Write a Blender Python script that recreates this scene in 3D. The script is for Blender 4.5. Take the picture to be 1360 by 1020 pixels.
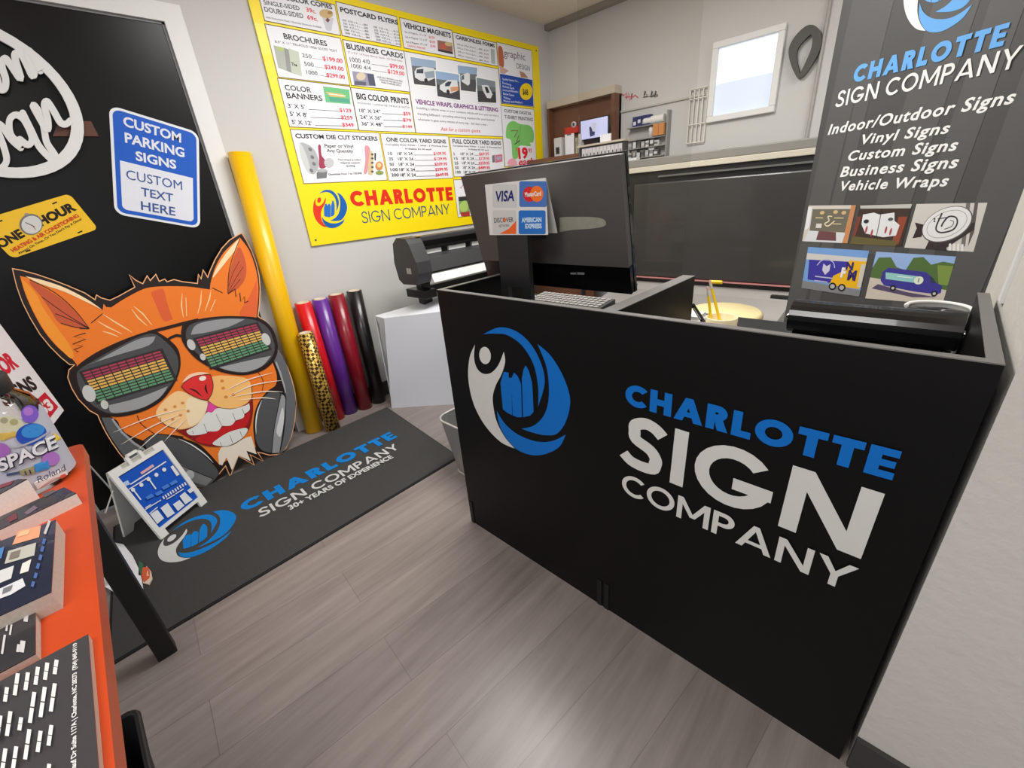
import bpy, math, random
from mathutils import Vector, Matrix
from mathutils.geometry import tessellate_polygon
for o in list(bpy.data.objects): bpy.data.objects.remove(o)
random.seed(7)
SC = bpy.context.scene
COL = SC.collection
pi = math.pi

# ------------------------------------------------------------------ camera
CAM = Vector((0, 0, 1.24))
FPX = 564.2175
RX = Vector((0.68090164, -0.72808205, -0.07918009))
RY = Vector((0.34628957, 0.22479918, 0.91079573))
RZ = Vector((0.6453344, 0.64758155, -0.40519334))
cd = bpy.data.cameras.new('camera')
cd.sensor_width = 36; cd.lens = 36 * FPX / 1360; cd.clip_start = 0.02; cd.clip_end = 60
cam = bpy.data.objects.new('camera', cd); COL.objects.link(cam)
cam.matrix_world = Matrix(((RX.x, RY.x, -RZ.x, CAM.x), (RX.y, RY.y, -RZ.y, CAM.y), (RX.z, RY.z, -RZ.z, CAM.z), (0, 0, 0, 1)))
SC.camera = cam

# ------------------------------------------------------------------ light
w = bpy.data.worlds.new('world'); SC.world = w; w.use_nodes = True
bg = w.node_tree.nodes['Background']
bg.inputs[0].default_value = (0.93, 0.96, 1.0, 1); bg.inputs[1].default_value = 0.62
def area(name, loc, size, power, color=(1, 1, 1), rot=(0, 0, 0)):
    l = bpy.data.lights.new(name, 'AREA'); l.shape = 'RECTANGLE'
    l.size, l.size_y = size; l.energy = power; l.color = color
    o = bpy.data.objects.new(name, l); COL.objects.link(o); o.location = loc; o.rotation_euler = rot
    return o
area('ceiling_troffer_front', (1.55, 1.30, 2.43), (1.2, 0.6), 36, (1, 0.985, 0.95))
area('ceiling_troffer_entry', (-0.55, 0.35, 2.43), (1.2, 0.6), 21, (1, 0.985, 0.95))
area('ceiling_troffer_back', (2.3, -0.6, 2.43), (1.2, 0.6), 17, (1, 0.97, 0.92))
vs = SC.view_settings
vs.view_transform = 'Standard'; vs.look = 'None'; vs.exposure = 0.5; vs.gamma = 1.0; vs.use_curve_mapping = False

# ------------------------------------------------------------------ materials
def lin(v):
    v /= 255.0
    return v / 12.92 if v <= 0.04045 else ((v + 0.055) / 1.055) ** 2.4
MATS = {}
def mat(name, rgb, rough=0.5, metal=0.0, var=0.04, scale=30, bump=0.0, bscale=200, spec=0.5, coat=0.0, emit=0.0):
    if name in MATS: return MATS[name]
    m = bpy.data.materials.new(name); m.use_nodes = True
    nt = m.node_tree; b = nt.nodes['Principled BSDF']
    col = [lin(c) for c in rgb]
    tc = nt.nodes.new('ShaderNodeTexCoord')
    n = nt.nodes.new('ShaderNodeTexNoise'); n.inputs['Scale'].default_value = scale; n.inputs['Detail'].default_value = 3
    nt.links.new(tc.outputs['Object'], n.inputs['Vector'])
    mx = nt.nodes.new('ShaderNodeMix'); mx.data_type = 'RGBA'
    mx.inputs[6].default_value = [max(0, c * (1 - var)) for c in col] + [1]
    mx.inputs[7].default_value = [min(1, c * (1 + var)) for c in col] + [1]
    nt.links.new(n.outputs['Fac'], mx.inputs[0]); nt.links.new(mx.outputs[2], b.inputs['Base Color'])
    b.inputs['Roughness'].default_value = rough; b.inputs['Metallic'].default_value = metal
    b.inputs['Specular IOR Level'].default_value = spec
    b.inputs['Coat Weight'].default_value = coat
    if emit:
        nt.links.new(mx.outputs[2], b.inputs['Emission Color']); b.inputs['Emission Strength'].default_value = emit
    if bump:
        n2 = nt.nodes.new('ShaderNodeTexNoise'); n2.inputs['Scale'].default_value = bscale; n2.inputs['Detail'].default_value = 4
        nt.links.new(tc.outputs['Object'], n2.inputs['Vector'])
        bp = nt.nodes.new('ShaderNodeBump'); bp.inputs['Strength'].default_value = bump; bp.inputs['Distance'].default_value = 0.004
        nt.links.new(n2.outputs['Fac'], bp.inputs['Height']); nt.links.new(bp.outputs['Normal'], b.inputs['Normal'])
    MATS[name] = m
    return m
def ink(r, g, b_): return mat('ink_%d_%d_%d' % (r, g, b_), (r, g, b_), 0.55, var=0.02, spec=0.3)
def clear_mat(name, tint, gloss, rough=0.03):
    m = bpy.data.materials.new(name); m.use_nodes = True; nt = m.node_tree
    nt.nodes.remove(nt.nodes['Principled BSDF'])
    tr = nt.nodes.new('ShaderNodeBsdfTransparent'); tr.inputs[0].default_value = (*tint, 1)
    gl = nt.nodes.new('ShaderNodeBsdfGlossy'); gl.inputs['Roughness'].default_value = rough
    fr = nt.nodes.new('ShaderNodeFresnel'); fr.inputs[0].default_value = 1.45
    ma = nt.nodes.new('ShaderNodeMath'); ma.operation = 'MULTIPLY'; ma.inputs[1].default_value = gloss
    mx = nt.nodes.new('ShaderNodeMixShader')
    nt.links.new(fr.outputs[0], ma.inputs[0]); nt.links.new(ma.outputs[0], mx.inputs[0])
    nt.links.new(tr.outputs[0], mx.inputs[1]); nt.links.new(gl.outputs[0], mx.inputs[2])
    nt.links.new(mx.outputs[0], nt.nodes['Material Output'].inputs[0])
    return m

# ------------------------------------------------------------------ objects
ORG = {}
def tag(o, label, cat, group=None, kind=None):
    if label: o['label'] = label
    if cat: o['category'] = cat
    if group: o['group'] = group
    if kind: o['kind'] = kind
    return o
def thing(name, label, cat, loc, group=None):
    o = bpy.data.objects.new(name, None); o.empty_display_size = 0.05
    COL.objects.link(o); o.location = loc; ORG[o] = Vector(loc)
    return tag(o, label, cat, group)
class MB:
    """collects shapes in world coordinates and links them as one mesh object"""
    def __init__(s, m=None): s.v = []; s.f = []; s.fm = []; s.mats = []; s.sm = []; s.m = m
    def mi(s, m):
        m = m or s.m
        if m not in s.mats: s.mats.append(m)
        return s.mats.index(m)
    def add(s, vs_, fs, m=None, smooth=False):
        b = len(s.v); k = s.mi(m)
        s.v += [tuple(v) for v in vs_]
        for f in fs: s.f.append([i + b for i in f]); s.fm.append(k); s.sm.append(smooth)
    def box(s, a, b, m=None):
        x0, x1 = sorted((a[0], b[0])); y0, y1 = sorted((a[1], b[1])); z0, z1 = sorted((a[2], b[2]))
        s.add([(x0, y0, z0), (x1, y0, z0), (x1, y1, z0), (x0, y1, z0), (x0, y0, z1), (x1, y0, z1), (x1, y1, z1), (x0, y1, z1)],
              [(0, 3, 2, 1), (4, 5, 6, 7), (0, 1, 5, 4), (1, 2, 6, 5), (2, 3, 7, 6), (3, 0, 4, 7)], m)
        return s
    def hexa(s, bot, top, m=None):
        n = len(bot)
        s.add(list(bot) + list(top), [tuple(reversed(range(n))), tuple(range(n, 2 * n))] + [(i, (i + 1) % n, n + (i + 1) % n, n + i) for i in range(n)], m)
        return s
    def slab(s, pts, d, m=None, mside=None):
        """outline (3D points, planar) extruded along vector d"""
        pts = [Vector(p) for p in pts]; d = Vector(d); n = len(pts)
        nrm = d.normalized(); ux = (pts[1] - pts[0]).normalized(); uy = nrm.cross(ux)
        tri = tessellate_polygon([[Vector((p.dot(ux), p.dot(uy), 0)) for p in pts]])
        s.add(pts + [p + d for p in pts], [t for t in tri] + [tuple(n + i for i in reversed(t)) for t in tri], m)
        s.add(pts + [p + d for p in pts], [(i, (i + 1) % n, n + (i + 1) % n, n + i) for i in range(n)], mside or m)
        return s
    def tube(s, p, q, r, r2=None, m=None, seg=20, caps=True):
        p = Vector(p); q = Vector(q); d = (q - p).normalized(); r2 = r if r2 is None else r2
        a = d.orthogonal().normalized(); b = d.cross(a)
        ring = lambda c, rr: [c + rr * (math.cos(t) * a + math.sin(t) * b) for t in [2 * pi * i / seg for i in range(seg)]]
        s.add(ring(p, r) + ring(q, r2), [(i, (i + 1) % seg, seg + (i + 1) % seg, seg + i) for i in range(seg)], m, True)
        if caps:
            s.add(ring(p, r), [tuple(reversed(range(seg)))], m); s.add(ring(q, r2), [tuple(range(seg))], m)
        return s
    def pipe(s, pts, r, m=None, seg=8):
        for a, b in zip(pts, pts[1:]): s.tube(a, b, r, None, m, seg)
        for p in pts[1:-1]: s.ball(p, (r, r, r), m, 8, 6)
        return s
    def ball(s, c, r, m=None, nu=16, nv=10):
        c = Vector(c); vs_ = []
        for j in range(nv + 1):
            t = pi * j / nv
            for i in range(nu):
                u = 2 * pi * i / nu
                vs_.append(c + Vector((r[0] * math.sin(t) * math.cos(u), r[1] * math.sin(t) * math.sin(u), r[2] * math.cos(t))))
        s.add(vs_, [(j * nu + i, (j + 1) * nu + i, (j + 1) * nu + (i + 1) % nu, j * nu + (i + 1) % nu) for j in range(nv) for i in range(nu)], m, True)
        return s
    def lathe(s, c, prof, m=None, seg=40, axis=None):
        c = Vector(c); d = (Vector(axis) if axis else Vector((0, 0, 1))).normalized()
        a = d.orthogonal().normalized(); b = d.cross(a); vs_ = []
        for r, z in prof:
            vs_ += [c + d * z + r * (math.cos(2 * pi * i / seg) * a + math.sin(2 * pi * i / seg) * b) for i in range(seg)]
        s.add(vs_, [(j * seg + i, j * seg + (i + 1) % seg, (j + 1) * seg + (i + 1) % seg, (j + 1) * seg + i) for j in range(len(prof) - 1) for i in range(seg)], m, True)
        return s
    def build(s, name, parent=None, bevel=0.0, label=None):
        me = bpy.data.meshes.new(name); o = bpy.data.objects.new(name, me); COL.objects.link(o)
        org = ORG[parent] if parent else Vector((0, 0, 0))
        if not parent and s.v:      # top-level mesh: origin at its base
            xs, ys, zs = zip(*s.v); org = Vector(((min(xs) + max(xs)) / 2, (min(ys) + max(ys)) / 2, min(zs)))
            o.location = org
        me.from_pydata([Vector(v) - org for v in s.v], [], s.f)
        for m in s.mats: me.materials.append(m)
        me.polygons.foreach_set('material_index', s.fm); me.polygons.foreach_set('use_smooth', s.sm)
        me.update()
        if parent: o.parent = parent
        ORG[o] = org
        if bevel:
            b = o.modifiers.new('bevel', 'BEVEL'); b.width = bevel; b.segments = 2; b.limit_method = 'ANGLE'
        if label: o['label'] = label
        return o
def copy_tree(o, loc):
    c = o.copy(); COL.objects.link(c); c.location = loc
    for ch in o.children:
        d = ch.copy(); COL.objects.link(d); d.parent = c
        for g in ch.children:
            e = g.copy(); COL.objects.link(e); e.parent = d
    return c

# ------------------------------------------------------------------ surfaces the photo's outlines are laid on
def ray(x, y):
    return ((x - 680) / FPX) * RX - ((y - 510) / FPX) * RY + RZ
class Plane:
    def __init__(s, o, n):
        s.o = Vector(o); s.n = Vector(n).normalized()
        if s.n.dot(CAM - s.o) < 0: s.n = -s.n
    def hit(s, x, y, off=0):
        r = ray(x, y); return CAM + r * (s.n.dot(s.o - CAM) / s.n.dot(r)) + s.n * off
class Cyl:
    """upright cylinder"""
    def __init__(s, c, r): s.c = Vector(c); s.r = r
    def hit(s, x, y, off=0):
        d = ray(x, y); ox, oy = CAM.x - s.c.x, CAM.y - s.c.y
        A = d.x ** 2 + d.y ** 2; B = ox * d.x + oy * d.y; Cc = ox ** 2 + oy ** 2 - s.r ** 2
        D = max(0.0, B * B - A * Cc); t = (-B - math.sqrt(D)) / A
        p = CAM + d * t; n = Vector((p.x - s.c.x, p.y - s.c.y, 0)).normalized()
        return p + n * off
def at(x, y, ax, val):
    r = ray(x, y); return CAM + r * ((val - CAM[ax]) / r[ax])
def smooth(pts, n=6, closed=True):
    """curve through the points; a third value marks a sharp corner"""
    P = [(p[0], p[1], len(p) > 2) for p in pts]; N = len(P); out = []
    segs = range(N if closed else N - 1)
    for i in segs:
        p1 = P[i]; p2 = P[(i + 1) % N]
        p0 = P[i - 1] if (closed or i > 0) else p1
        p3 = P[(i + 2) % N] if (closed or i + 2 < N) else p2
        if p1[2]: p0 = p1
        if p2[2]: p3 = p2
        for k in range(n):
            t = k / n; r = []
            for a in (0, 1):
                r.append(0.5 * (2 * p1[a] + (p2[a] - p0[a]) * t + (2 * p0[a] - 5 * p1[a] + 4 * p2[a] - p3[a]) * t * t + (3 * p1[a] - p0[a] - 3 * p2[a] + p3[a]) * t ** 3))
            out.append(tuple(r))
    if not closed: out.append((P[-1][0], P[-1][1]))
    return out
def ell(cx, cy, rx, ry, rot=0, n=24):
    c, s = math.cos(rot), math.sin(rot)
    return [(cx + rx * math.cos(t) * c - ry * math.sin(t) * s, cy + rx * math.cos(t) * s + ry * math.sin(t) * c) for t in [2 * pi * i / n for i in range(n)]]
def strokepoly(pts, wd, taper=False):
    L = []; R = []; n = len(pts)
    for i, p in enumerate(pts):
        a = pts[max(0, i - 1)]; b = pts[min(n - 1, i + 1)]
        dx, dy = b[0] - a[0], b[1] - a[1]; l = math.hypot(dx, dy) or 1
        h = wd / 2 * (max(0.12, math.sin(pi * (i + 0.3) / (n - 0.4))) if taper else 1)
        L.append((p[0] - dy / l * h, p[1] + dx / l * h)); R.append((p[0] + dy / l * h, p[1] - dx / l * h))
    return L, R
TXT = {}
def glyphs(body, bold, shear, spacing=1.0):
    key = (body, bold, shear, spacing)
    if key in TXT: return TXT[key]
    cu = bpy.data.curves.new('t', 'FONT'); cu.body = body; cu.size = 1; cu.offset = bold; cu.shear = shear
    cu.resolution_u = 3; cu.fill_mode = 'FRONT'; cu.space_character = spacing
    ob = bpy.data.objects.new('t', cu); COL.objects.link(ob)
    me = ob.to_mesh()
    vs_ = [(v.co.x, v.co.y) for v in me.vertices]; fs = [tuple(p.vertices) for p in me.polygons]
    ob.to_mesh_clear(); bpy.data.objects.remove(ob); bpy.data.curves.remove(cu)
    if not vs_: TXT[key] = None; return None
    x0 = min(v[0] for v in vs_); x1 = max(v[0] for v in vs_)
    TXT[key] = ([((v[0] - x0) / (x1 - x0), v[1] / 0.70) for v in vs_], fs)
    return TXT[key]
# geometric sans capitals used by the company's sign lettering
def R_(x0, y0, x1, y1): return [(x0, y0), (x1, y0), (x1, y1), (x0, y1)]
def ring_(cx, cy, rx, ry, w_, a0, a1, n=22):
    A = [math.radians(a0 + (a1 - a0) * i / n) for i in range(n + 1)]
    return [(cx + rx * math.cos(a), cy + ry * math.sin(a)) for a in A] + [(cx + (rx - w_) * math.cos(a), cy + (ry - w_) * math.sin(a)) for a in reversed(A)]
def glyph(ch, w_):
    if ch == 'C': return [ring_(.5, .5, .5, .5, w_, 42, 318)], .88
    if ch == 'O': return [ring_(.5, .5, .5, .5, w_, 0, 180), ring_(.5, .5, .5, .5, w_, 180, 360)], 1.0
    if ch == 'G': return [ring_(.5, .5, .5, .5, w_, 38, 352), R_(.52, .5 - w_ * .95, .995, .5)], 1.0
    if ch == 'H': return [R_(0, 0, w_, 1), R_(.8 - w_, 0, .8, 1), R_(w_, .5 - w_ / 2, .8 - w_, .5 + w_ / 2)], .8
    if ch == 'I': return [R_(0, 0, w_, 1)], w_
    if ch == 'L': return [R_(0, 0, w_, 1), R_(w_, 0, .56, w_)], .56
    if ch == 'T': return [R_(.35 - w_ / 2, 0, .35 + w_ / 2, 1 - w_), R_(0, 1 - w_, .7, 1)], .7
    if ch == 'E': return [R_(0, 0, w_, 1), R_(w_, 0, .6, w_ * .9), R_(w_, .5 - w_ * .42, .57, .5 + w_ * .42), R_(w_, 1 - w_ * .9, .6, 1)], .6
    if ch == 'N':
        k = w_ * 1.15; W = .86
        return [R_(0, 0, w_, 1), R_(W - w_, 0, W, 1), [(0, 1), (k, 1), (W, 0), (W - k, 0)]], W
    if ch == 'M':
        k = w_ * 1.1; W = 1.05; c = W / 2
        return [R_(0, 0, w_, 1), R_(W - w_, 0, W, 1), [(0, 1), (k, 1), (c + k * .45, .22), (c - k * .45, .22)], [(W, 1), (W - k, 1), (c - k * .45, .22), (c + k * .45, .22)]], W
    if ch == 'A':
        k = w_ * 1.12; W = .98; c = W / 2
        return [[(0, 0), (k, 0), (c + k * .42, 1), (c - k * .42, 1)], [(W, 0), (W - k, 0), (c - k * .42, 1), (c + k * .42, 1)], R_(.2 + w_ * .2, .2, W - .2 - w_ * .2, .2 + w_ * .8)], W
    if ch in 'PR':
        r = .3
        g = [R_(0, 0, w_, 1), R_(w_, 1 - w_, .34, 1), R_(w_, 1 - 2 * r, .34, 1 - 2 * r + w_ * .9), ring_(.34, 1 - r, r, r, w_, -90, 90)]
        if ch == 'R': g.append([(.24, .46), (.24 + w_ * 1.05, .46), (.7, 0), (.7 - w_ * 1.2, 0)])
        return g, (.7 if ch == 'R' else .64)
    if ch == 'Y':
        k = w_ * 1.15; W = .86; c = W / 2
        return [[(0, 1), (k, 1), (c + w_ / 2, .42), (c - w_ / 2, .42)], [(W, 1), (W - k, 1), (c - w_ / 2, .42), (c + w_ / 2, .42)], R_(c - w_ / 2, 0, c + w_ / 2, .46)], W
    if ch == 'S':
        h = w_ / 2
        c = smooth([(.62, .77), (.5, .97 - h), (.34, 1.01 - h), (.1 + h * .8, .86 - h * .3), (.07 + h, .70), (.2, .57), (.44, .46), (.64 - h, .33), (.64 - h, .2 + h * .3), (.5, .05 + h * .7), (.32, -.01 + h), (.13, .06 + h * .6), (.0, .22)], 4, False)
        L, Rr = strokepoly(c, w_)
        return [L + Rr[::-1]], .66
    return [], .38
def word(s_, w_, gap=.1):
    out = []; x = 0
    for ch in s_:
        g, wd = glyph(ch, w_)
        for p in g: out.append([(a + x, b) for a, b in p])
        x += wd + (gap if g else 0)
    x -= gap
    return [[(a / x, b) for a, b in p] for p in out]
class Art(MB):
    """flat printed artwork laid on a surface, layer above layer"""
    STEP = 0.00012
    def __init__(s, surf, x0=0, y0=0, sc=1, base=0.0006, n=None):
        super().__init__(); s.surf = surf; s.z = (x0, y0, sc); s.lay = base; s.fn = None
    def zoom(s, x0, y0, sc): s.z = (x0, y0, sc); return s
    def p(s, x, y):
        if s.fn: return Vector(s.fn(x, y)) + s.surf.n * s.lay
        return s.surf.hit(s.z[0] + x / s.z[2], s.z[1] + y / s.z[2], s.lay)
    def poly(s, pts, m):
        s.lay += s.STEP
        tri = tessellate_polygon([[Vector((q[0], q[1], 0)) for q in pts]])
        V = [s.p(q[0], q[1]) for q in pts]; F = []
        for t in tri:
            nn = (V[t[1]] - V[t[0]]).cross(V[t[2]] - V[t[0]])
            F.append(t if nn.dot(CAM - V[t[0]]) > 0 else t[::-1])
        s.add(V, F, m); return s
    def line(s, pts, wd, m, taper=False, sm=0):
        if sm: pts = smooth(pts, sm, False)
        L, R = strokepoly(pts, wd, taper); s.lay += s.STEP
        V = [s.p(*q) for q in L] + [s.p(*q) for q in R]; n = len(L)
        s.add(V, [(i, i + 1, n + i + 1, n + i) for i in range(n - 1)], m); return s
    def text(s, body, a, b, top, m, bold=0.0, shear=0.0, flat=False, spacing=1.0):
        """baseline from a to b, cap top above a at top"""
        g = glyphs(body, bold, shear, spacing)
        if not g: return s
        s.lay += s.STEP; V, F = g
        s.add(s.place(V, a, b, top, flat), F, m); return s
    def place(s, V, a, b, top, flat):
        if flat:
            d = (b[0] - a[0], b[1] - a[1]); u = (top[0] - a[0], top[1] - a[1])
            return [s.p(a[0] + d[0] * x + u[0] * y, a[1] + d[1] * x + u[1] * y) for x, y in V]
        A = s.p(*a); D = s.p(*b) - A; T = s.p(*top) - A
        U = s.surf.n.cross(D).normalized(); h = U.dot(T); U = U * h
        return [A + D * x + U * y for x, y in V]
    def logo(s, body, w_, a, b, top, m, gap=.1):
        for p in word(body, w_, gap):
            s.lay += s.STEP
            tri = tessellate_polygon([[Vector((q[0], q[1], 0)) for q in p]])
            s.add(s.place(p, a, b, top, False), tri, m)
        return s
# company emblem, outlined once in the coordinates of the desk panel
EMB = {
 'figure': smooth([(222, 355, 1), (218, 420), (232, 470), (262, 496), (300, 492), (335, 455), (362, 390, 1), (368, 440), (350, 500), (322, 555), (308, 620), (325, 720), (365, 800), (414, 858, 1), (345, 825), (270, 745), (215, 640), (190, 520), (196, 420)]),
 'head': ell(271, 408, 28, 42, -0.1),
 'top_arc': smooth([(262, 305, 1), (340, 272), (420, 290), (490, 350), (540, 440), (560, 540), (528, 655, 1), (528, 560), (505, 450), (450, 360), (380, 310), (320, 302)]),
 'right_arc': smooth([(525, 352, 1), (590, 410), (650, 510), (683, 620), (665, 720), (620, 785), (560, 793), (500, 780), (447, 762, 1), (510, 745), (560, 690), (580, 600), (570, 470)]),
 'bottom_arc': smooth([(328, 675, 1), (370, 740), (440, 795), (530, 825), (600, 820), (662, 790, 1), (630, 850), (560, 885), (490, 888), (420, 858), (370, 800), (340, 740)]),
 'tower1': [(346, 540), (358, 500), (362, 487), (386, 490), (386, 515), (400, 516), (402, 696), (380, 685), (358, 668)],
 'tower2': [(399, 520), (412, 490), (430, 508), (446, 545), (450, 706), (428, 706), (405, 697)],
 'tower3': [(450, 520), (458, 475), (468, 455), (484, 482), (500, 540), (507, 680), (490, 698), (456, 706)],
}
def emblem(art, cols, amap):
    """cols: (figure, rest); amap maps outline coordinates to the art's own"""
    for k, pts in EMB.items():
        art.poly([amap(*q) for q in pts], cols[0] if k in ('figure', 'head') else (cols[2] if k.startswith('tower') and len(cols) > 2 else cols[1]))

# ================================================================== the room
def floor_mat():
    m = bpy.data.materials.new('vinyl_plank'); m.use_nodes = True; nt = m.node_tree; b = nt.nodes['Principled BSDF']
    tc = nt.nodes.new('ShaderNodeTexCoord'); mp = nt.nodes.new('ShaderNodeMapping')
    mp.inputs['Rotation'].default_value = (0, 0, 0.10)
    nt.links.new(tc.outputs['Object'], mp.inputs['Vector'])
    br = nt.nodes.new('ShaderNodeTexBrick'); br.offset = 0.37
    br.inputs['Scale'].default_value = 1; br.inputs['Brick Width'].default_value = 1.22; br.inputs['Row Height'].default_value = 0.18
    br.inputs['Mortar Size'].default_value = 0.0011; br.inputs['Mortar Smooth'].default_value = 0.3; br.inputs['Bias'].default_value = 0
    br.inputs['Color1'].default_value = (lin(138), lin(129), lin(126), 1); br.inputs['Color2'].default_value = (lin(150), lin(141), lin(137), 1)
    br.inputs['Mortar'].default_value = (lin(118), lin(111), lin(108), 1)
    nt.links.new(mp.outputs[0], br.inputs['Vector'])
    mp2 = nt.nodes.new('ShaderNodeMapping'); mp2.inputs['Scale'].default_value = (1.2, 16, 1); mp2.inputs['Rotation'].default_value = (0, 0, 0.10)
    nt.links.new(tc.outputs['Object'], mp2.inputs['Vector'])
    n = nt.nodes.new('ShaderNodeTexNoise'); n.inputs['Scale'].default_value = 2.2; n.inputs['Detail'].default_value = 7; n.inputs['Roughness'].default_value = .62
    nt.links.new(mp2.outputs[0], n.inputs['Vector'])
    rp = nt.nodes.new('ShaderNodeValToRGB'); rp.color_ramp.elements[0].position = .3; rp.color_ramp.elements[1].position = .72
    rp.color_ramp.elements[0].color = (.66, .64, .63, 1); rp.color_ramp.elements[1].color = (1.08, 1.08, 1.08, 1)
    nt.links.new(n.outputs['Fac'], rp.inputs[0])
    mx = nt.nodes.new('ShaderNodeMix'); mx.data_type = 'RGBA'; mx.blend_type = 'MULTIPLY'; mx.inputs[0].default_value = 0.8
    nt.links.new(br.outputs['Color'], mx.inputs[6]); nt.links.new(rp.outputs[0], mx.inputs[7]); nt.links.new(mx.outputs[2], b.inputs['Base Color'])
    b.inputs['Roughness'].default_value = .31
    bp = nt.nodes.new('ShaderNodeBump'); bp.inputs['Strength'].default_value = .12; bp.inputs['Distance'].default_value = .002
    nt.links.new(n.outputs['Fac'], bp.inputs['Height']); nt.links.new(bp.outputs[0], b.inputs['Normal'])
    return m
WALL = mat('wall_paint', (203, 202, 199), .8, var=.015, scale=4, bump=.08, bscale=60)
PLAST = mat('plaster_paint', (205, 202, 194), .8, var=.02, scale=6, bump=.55, bscale=38)
CEIL = mat('ceiling_paint', (240, 226, 211), .9, var=.02, bump=.1, bscale=90)
TRIM = mat('trim_white', (226, 226, 224), .5, var=.02)
BASEB = mat('baseboard_rubber', (58, 57, 55), .6)
YW = 2.635; XF = 3.383; ZC = 2.447
def struct(o): o['kind'] = 'structure'; return o
struct(MB(floor_mat()).box((-3, -2.2, -.1), (XF + .1, YW + .1, 0)).build('floor'))
struct(MB(CEIL).box((-3, -2.2, ZC), (XF + .1, YW + .1, ZC + .1)).build('ceiling'))
b = MB(WALL); b.box((-3, YW, 0), (-.80, YW + .1, ZC)); b.box((.70, YW, 0), (XF, YW + .1, ZC)); b.box((-.80, YW, 2.037), (.70, YW + .1, ZC))
struct(b.build('wall_back'))
struct(MB(WALL).box((XF, -2.2, 0), (XF + .1, YW + .1, ZC)).build('wall_far'))
struct(MB(PLAST).box((.85, -2.2, 0), (1.57, -.122, ZC)).build('wall_right'))
struct(MB(TRIM).box((1.20, -.122, .98), (1.235, -.116, ZC)).build('trim_1'))
struct(MB(BASEB).box((.838, -2.2, 0), (.85, -.122, .1)).build('baseboard_right'))
struct(MB(BASEB).box((.78, YW - .012, 0), (XF, YW, .1)).build('baseboard_back'))
struct(MB(mat('ceiling_shade_band', (150, 142, 134), .8)).box((XF - .05, -2.2, ZC - .035), (XF, YW, ZC)).build('shade_strip'))  # dark strip stands in for the shadow band under the ceiling
struct(MB(mat('wall_rail', (190, 188, 182), .6)).box((XF - .015, 1.33, 1.745), (XF, 2.05, 1.757)).build('trim_3'))
BLK = mat('black_board', (9, 9, 9), .3, var=.05, spec=.3)
dr = struct(thing('door_1', None, None, (-.05, YW, 0)))
MB(BLK).box((-.797, YW - .004, .012), (.697, YW + .03, 2.034)).build('door_panel', dr)
f = MB(TRIM)
for p in (((.70, 0), (.777, 0), (.777, 2.105), (.70, 2.037)), ((-.80, 0), (-.80, 2.037), (-.877, 2.105), (-.877, 0)), ((-.80, 2.037), (.70, 2.037), (.777, 2.105), (-.877, 2.105))):
    f.slab([(x, YW - .02, z) for x, z in p], (0, .02, 0))
f.box((.69, YW - .008, 0), (.70, YW, 2.037), mat('door_stop', (120, 120, 120), .5)); f.box((-.80, YW - .008, 2.028), (.70, YW, 2.037), mat('door_stop', (120, 120, 120), .5))
f.build('door_frame', dr)
win = struct(thing('window_1', None, None, (XF, 1.1, 1.6)))
f = MB(TRIM); y0, y1, z0, z1 = .895, 1.302, 1.578, 2.018
for a, b_ in (((y0, z0), (y1, z0 + .035)), ((y0, z1 - .035), (y1, z1)), ((y0, z0 + .035), (y0 + .035, z1 - .035)), ((y1 - .035, z0 + .035), (y1, z1 - .035))):
    f.box((XF - .03, a[0], a[1]), (XF, b_[0], b_[1]))
f.build('window_frame', win, .004)
g = MB(mat('daylight_pane', (226, 233, 246), .3, var=.01, scale=2, emit=.34)); g.box((XF - .008, y0 + .035, 1.79), (XF - .002, y1 - .035, z1 - .035))
g.box((XF - .008, y0 + .035, z0 + .035), (XF - .002, y1 - .035, 1.79), mat('shaded_pane', (206, 218, 240), .3, var=.02, scale=3, emit=.26)); g.build('window_pane', win)

# ================================================================== reception desk
LAM = mat('black_laminate', (9, 9, 9), .45, var=.06, scale=60, spec=.22)
LAMT = mat('laminate_edge', (110, 108, 105), .5)
XC = .842; ZT = .976; SH = .74; YA0, YA1, YB0 = .517, 1.157, -.109
WHT = ink(214, 213, 208); BLU = ink(0, 108, 196)
FRONT = Plane((XC, 0, 0), (-1, 0, 0))
def desk(y0, y1, label, left):
    r = thing('reception_desk', label, 'desk', ((XC + 1.31) / 2, (y0 + y1) / 2, 0), 'black reception desks side by side')
    MB(LAM).box((XC, y0, .0), (XC + .018, y1, ZT - .002)).build('front_panel', r)
    MB(LAMT).box((XC, y0, ZT - .002), (XC + .018, y1, ZT)).build('edge_band', r)
    for a, b_ in ((y0, y0 + .018), (y1 - .018, y1)):
        s = MB(LAM).box((XC + .018, a, 0), (1.31, b_, ZT - .002)); s.box((XC + .018, a, ZT - .002), (1.31, b_, ZT), LAMT); s.build('side_panel', r)
    m_ = MB(mat('shelf_laminate', (44, 44, 45), .4)); m_.box((XC + .018, y0 + .018, SH - .025), (1.31, y1 - .018, SH)); m_.box((1.31, y0 + (0 if left else .0), SH - .025), (1.75, y1 + (.5 if left else 0), SH)); m_.build('desk_top', r)
    for y in (y0 + .03, y1 - .07 + (.5 if left else 0)):
        MB(LAM).box((1.66, y, 0), (1.70, y + .04, SH - .025)).build('leg', r)
    for y in ((y0 + .004, y1 - .022) if left else (y1 - .022,)):
        MB(mat('foot_strip', (10, 10, 10), .5)).box((XC - .003, y, 0), (XC, y + .016, .11)).build('foot_strip', r)
    return r
dA = desk(YA0, YA1, 'black reception desk with the round blue and white emblem on its front', True)
dB = desk(YB0, YA0, 'black reception desk with large blue and white lettering, against the right wall', False)
a = Art(FRONT, 570, 360, 3.642)
emblem(a, (WHT, BLU), lambda x, y: (x, y)); a.build('emblem', dA)
a = Art(FRONT, 800, 480, 3.188)
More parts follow.
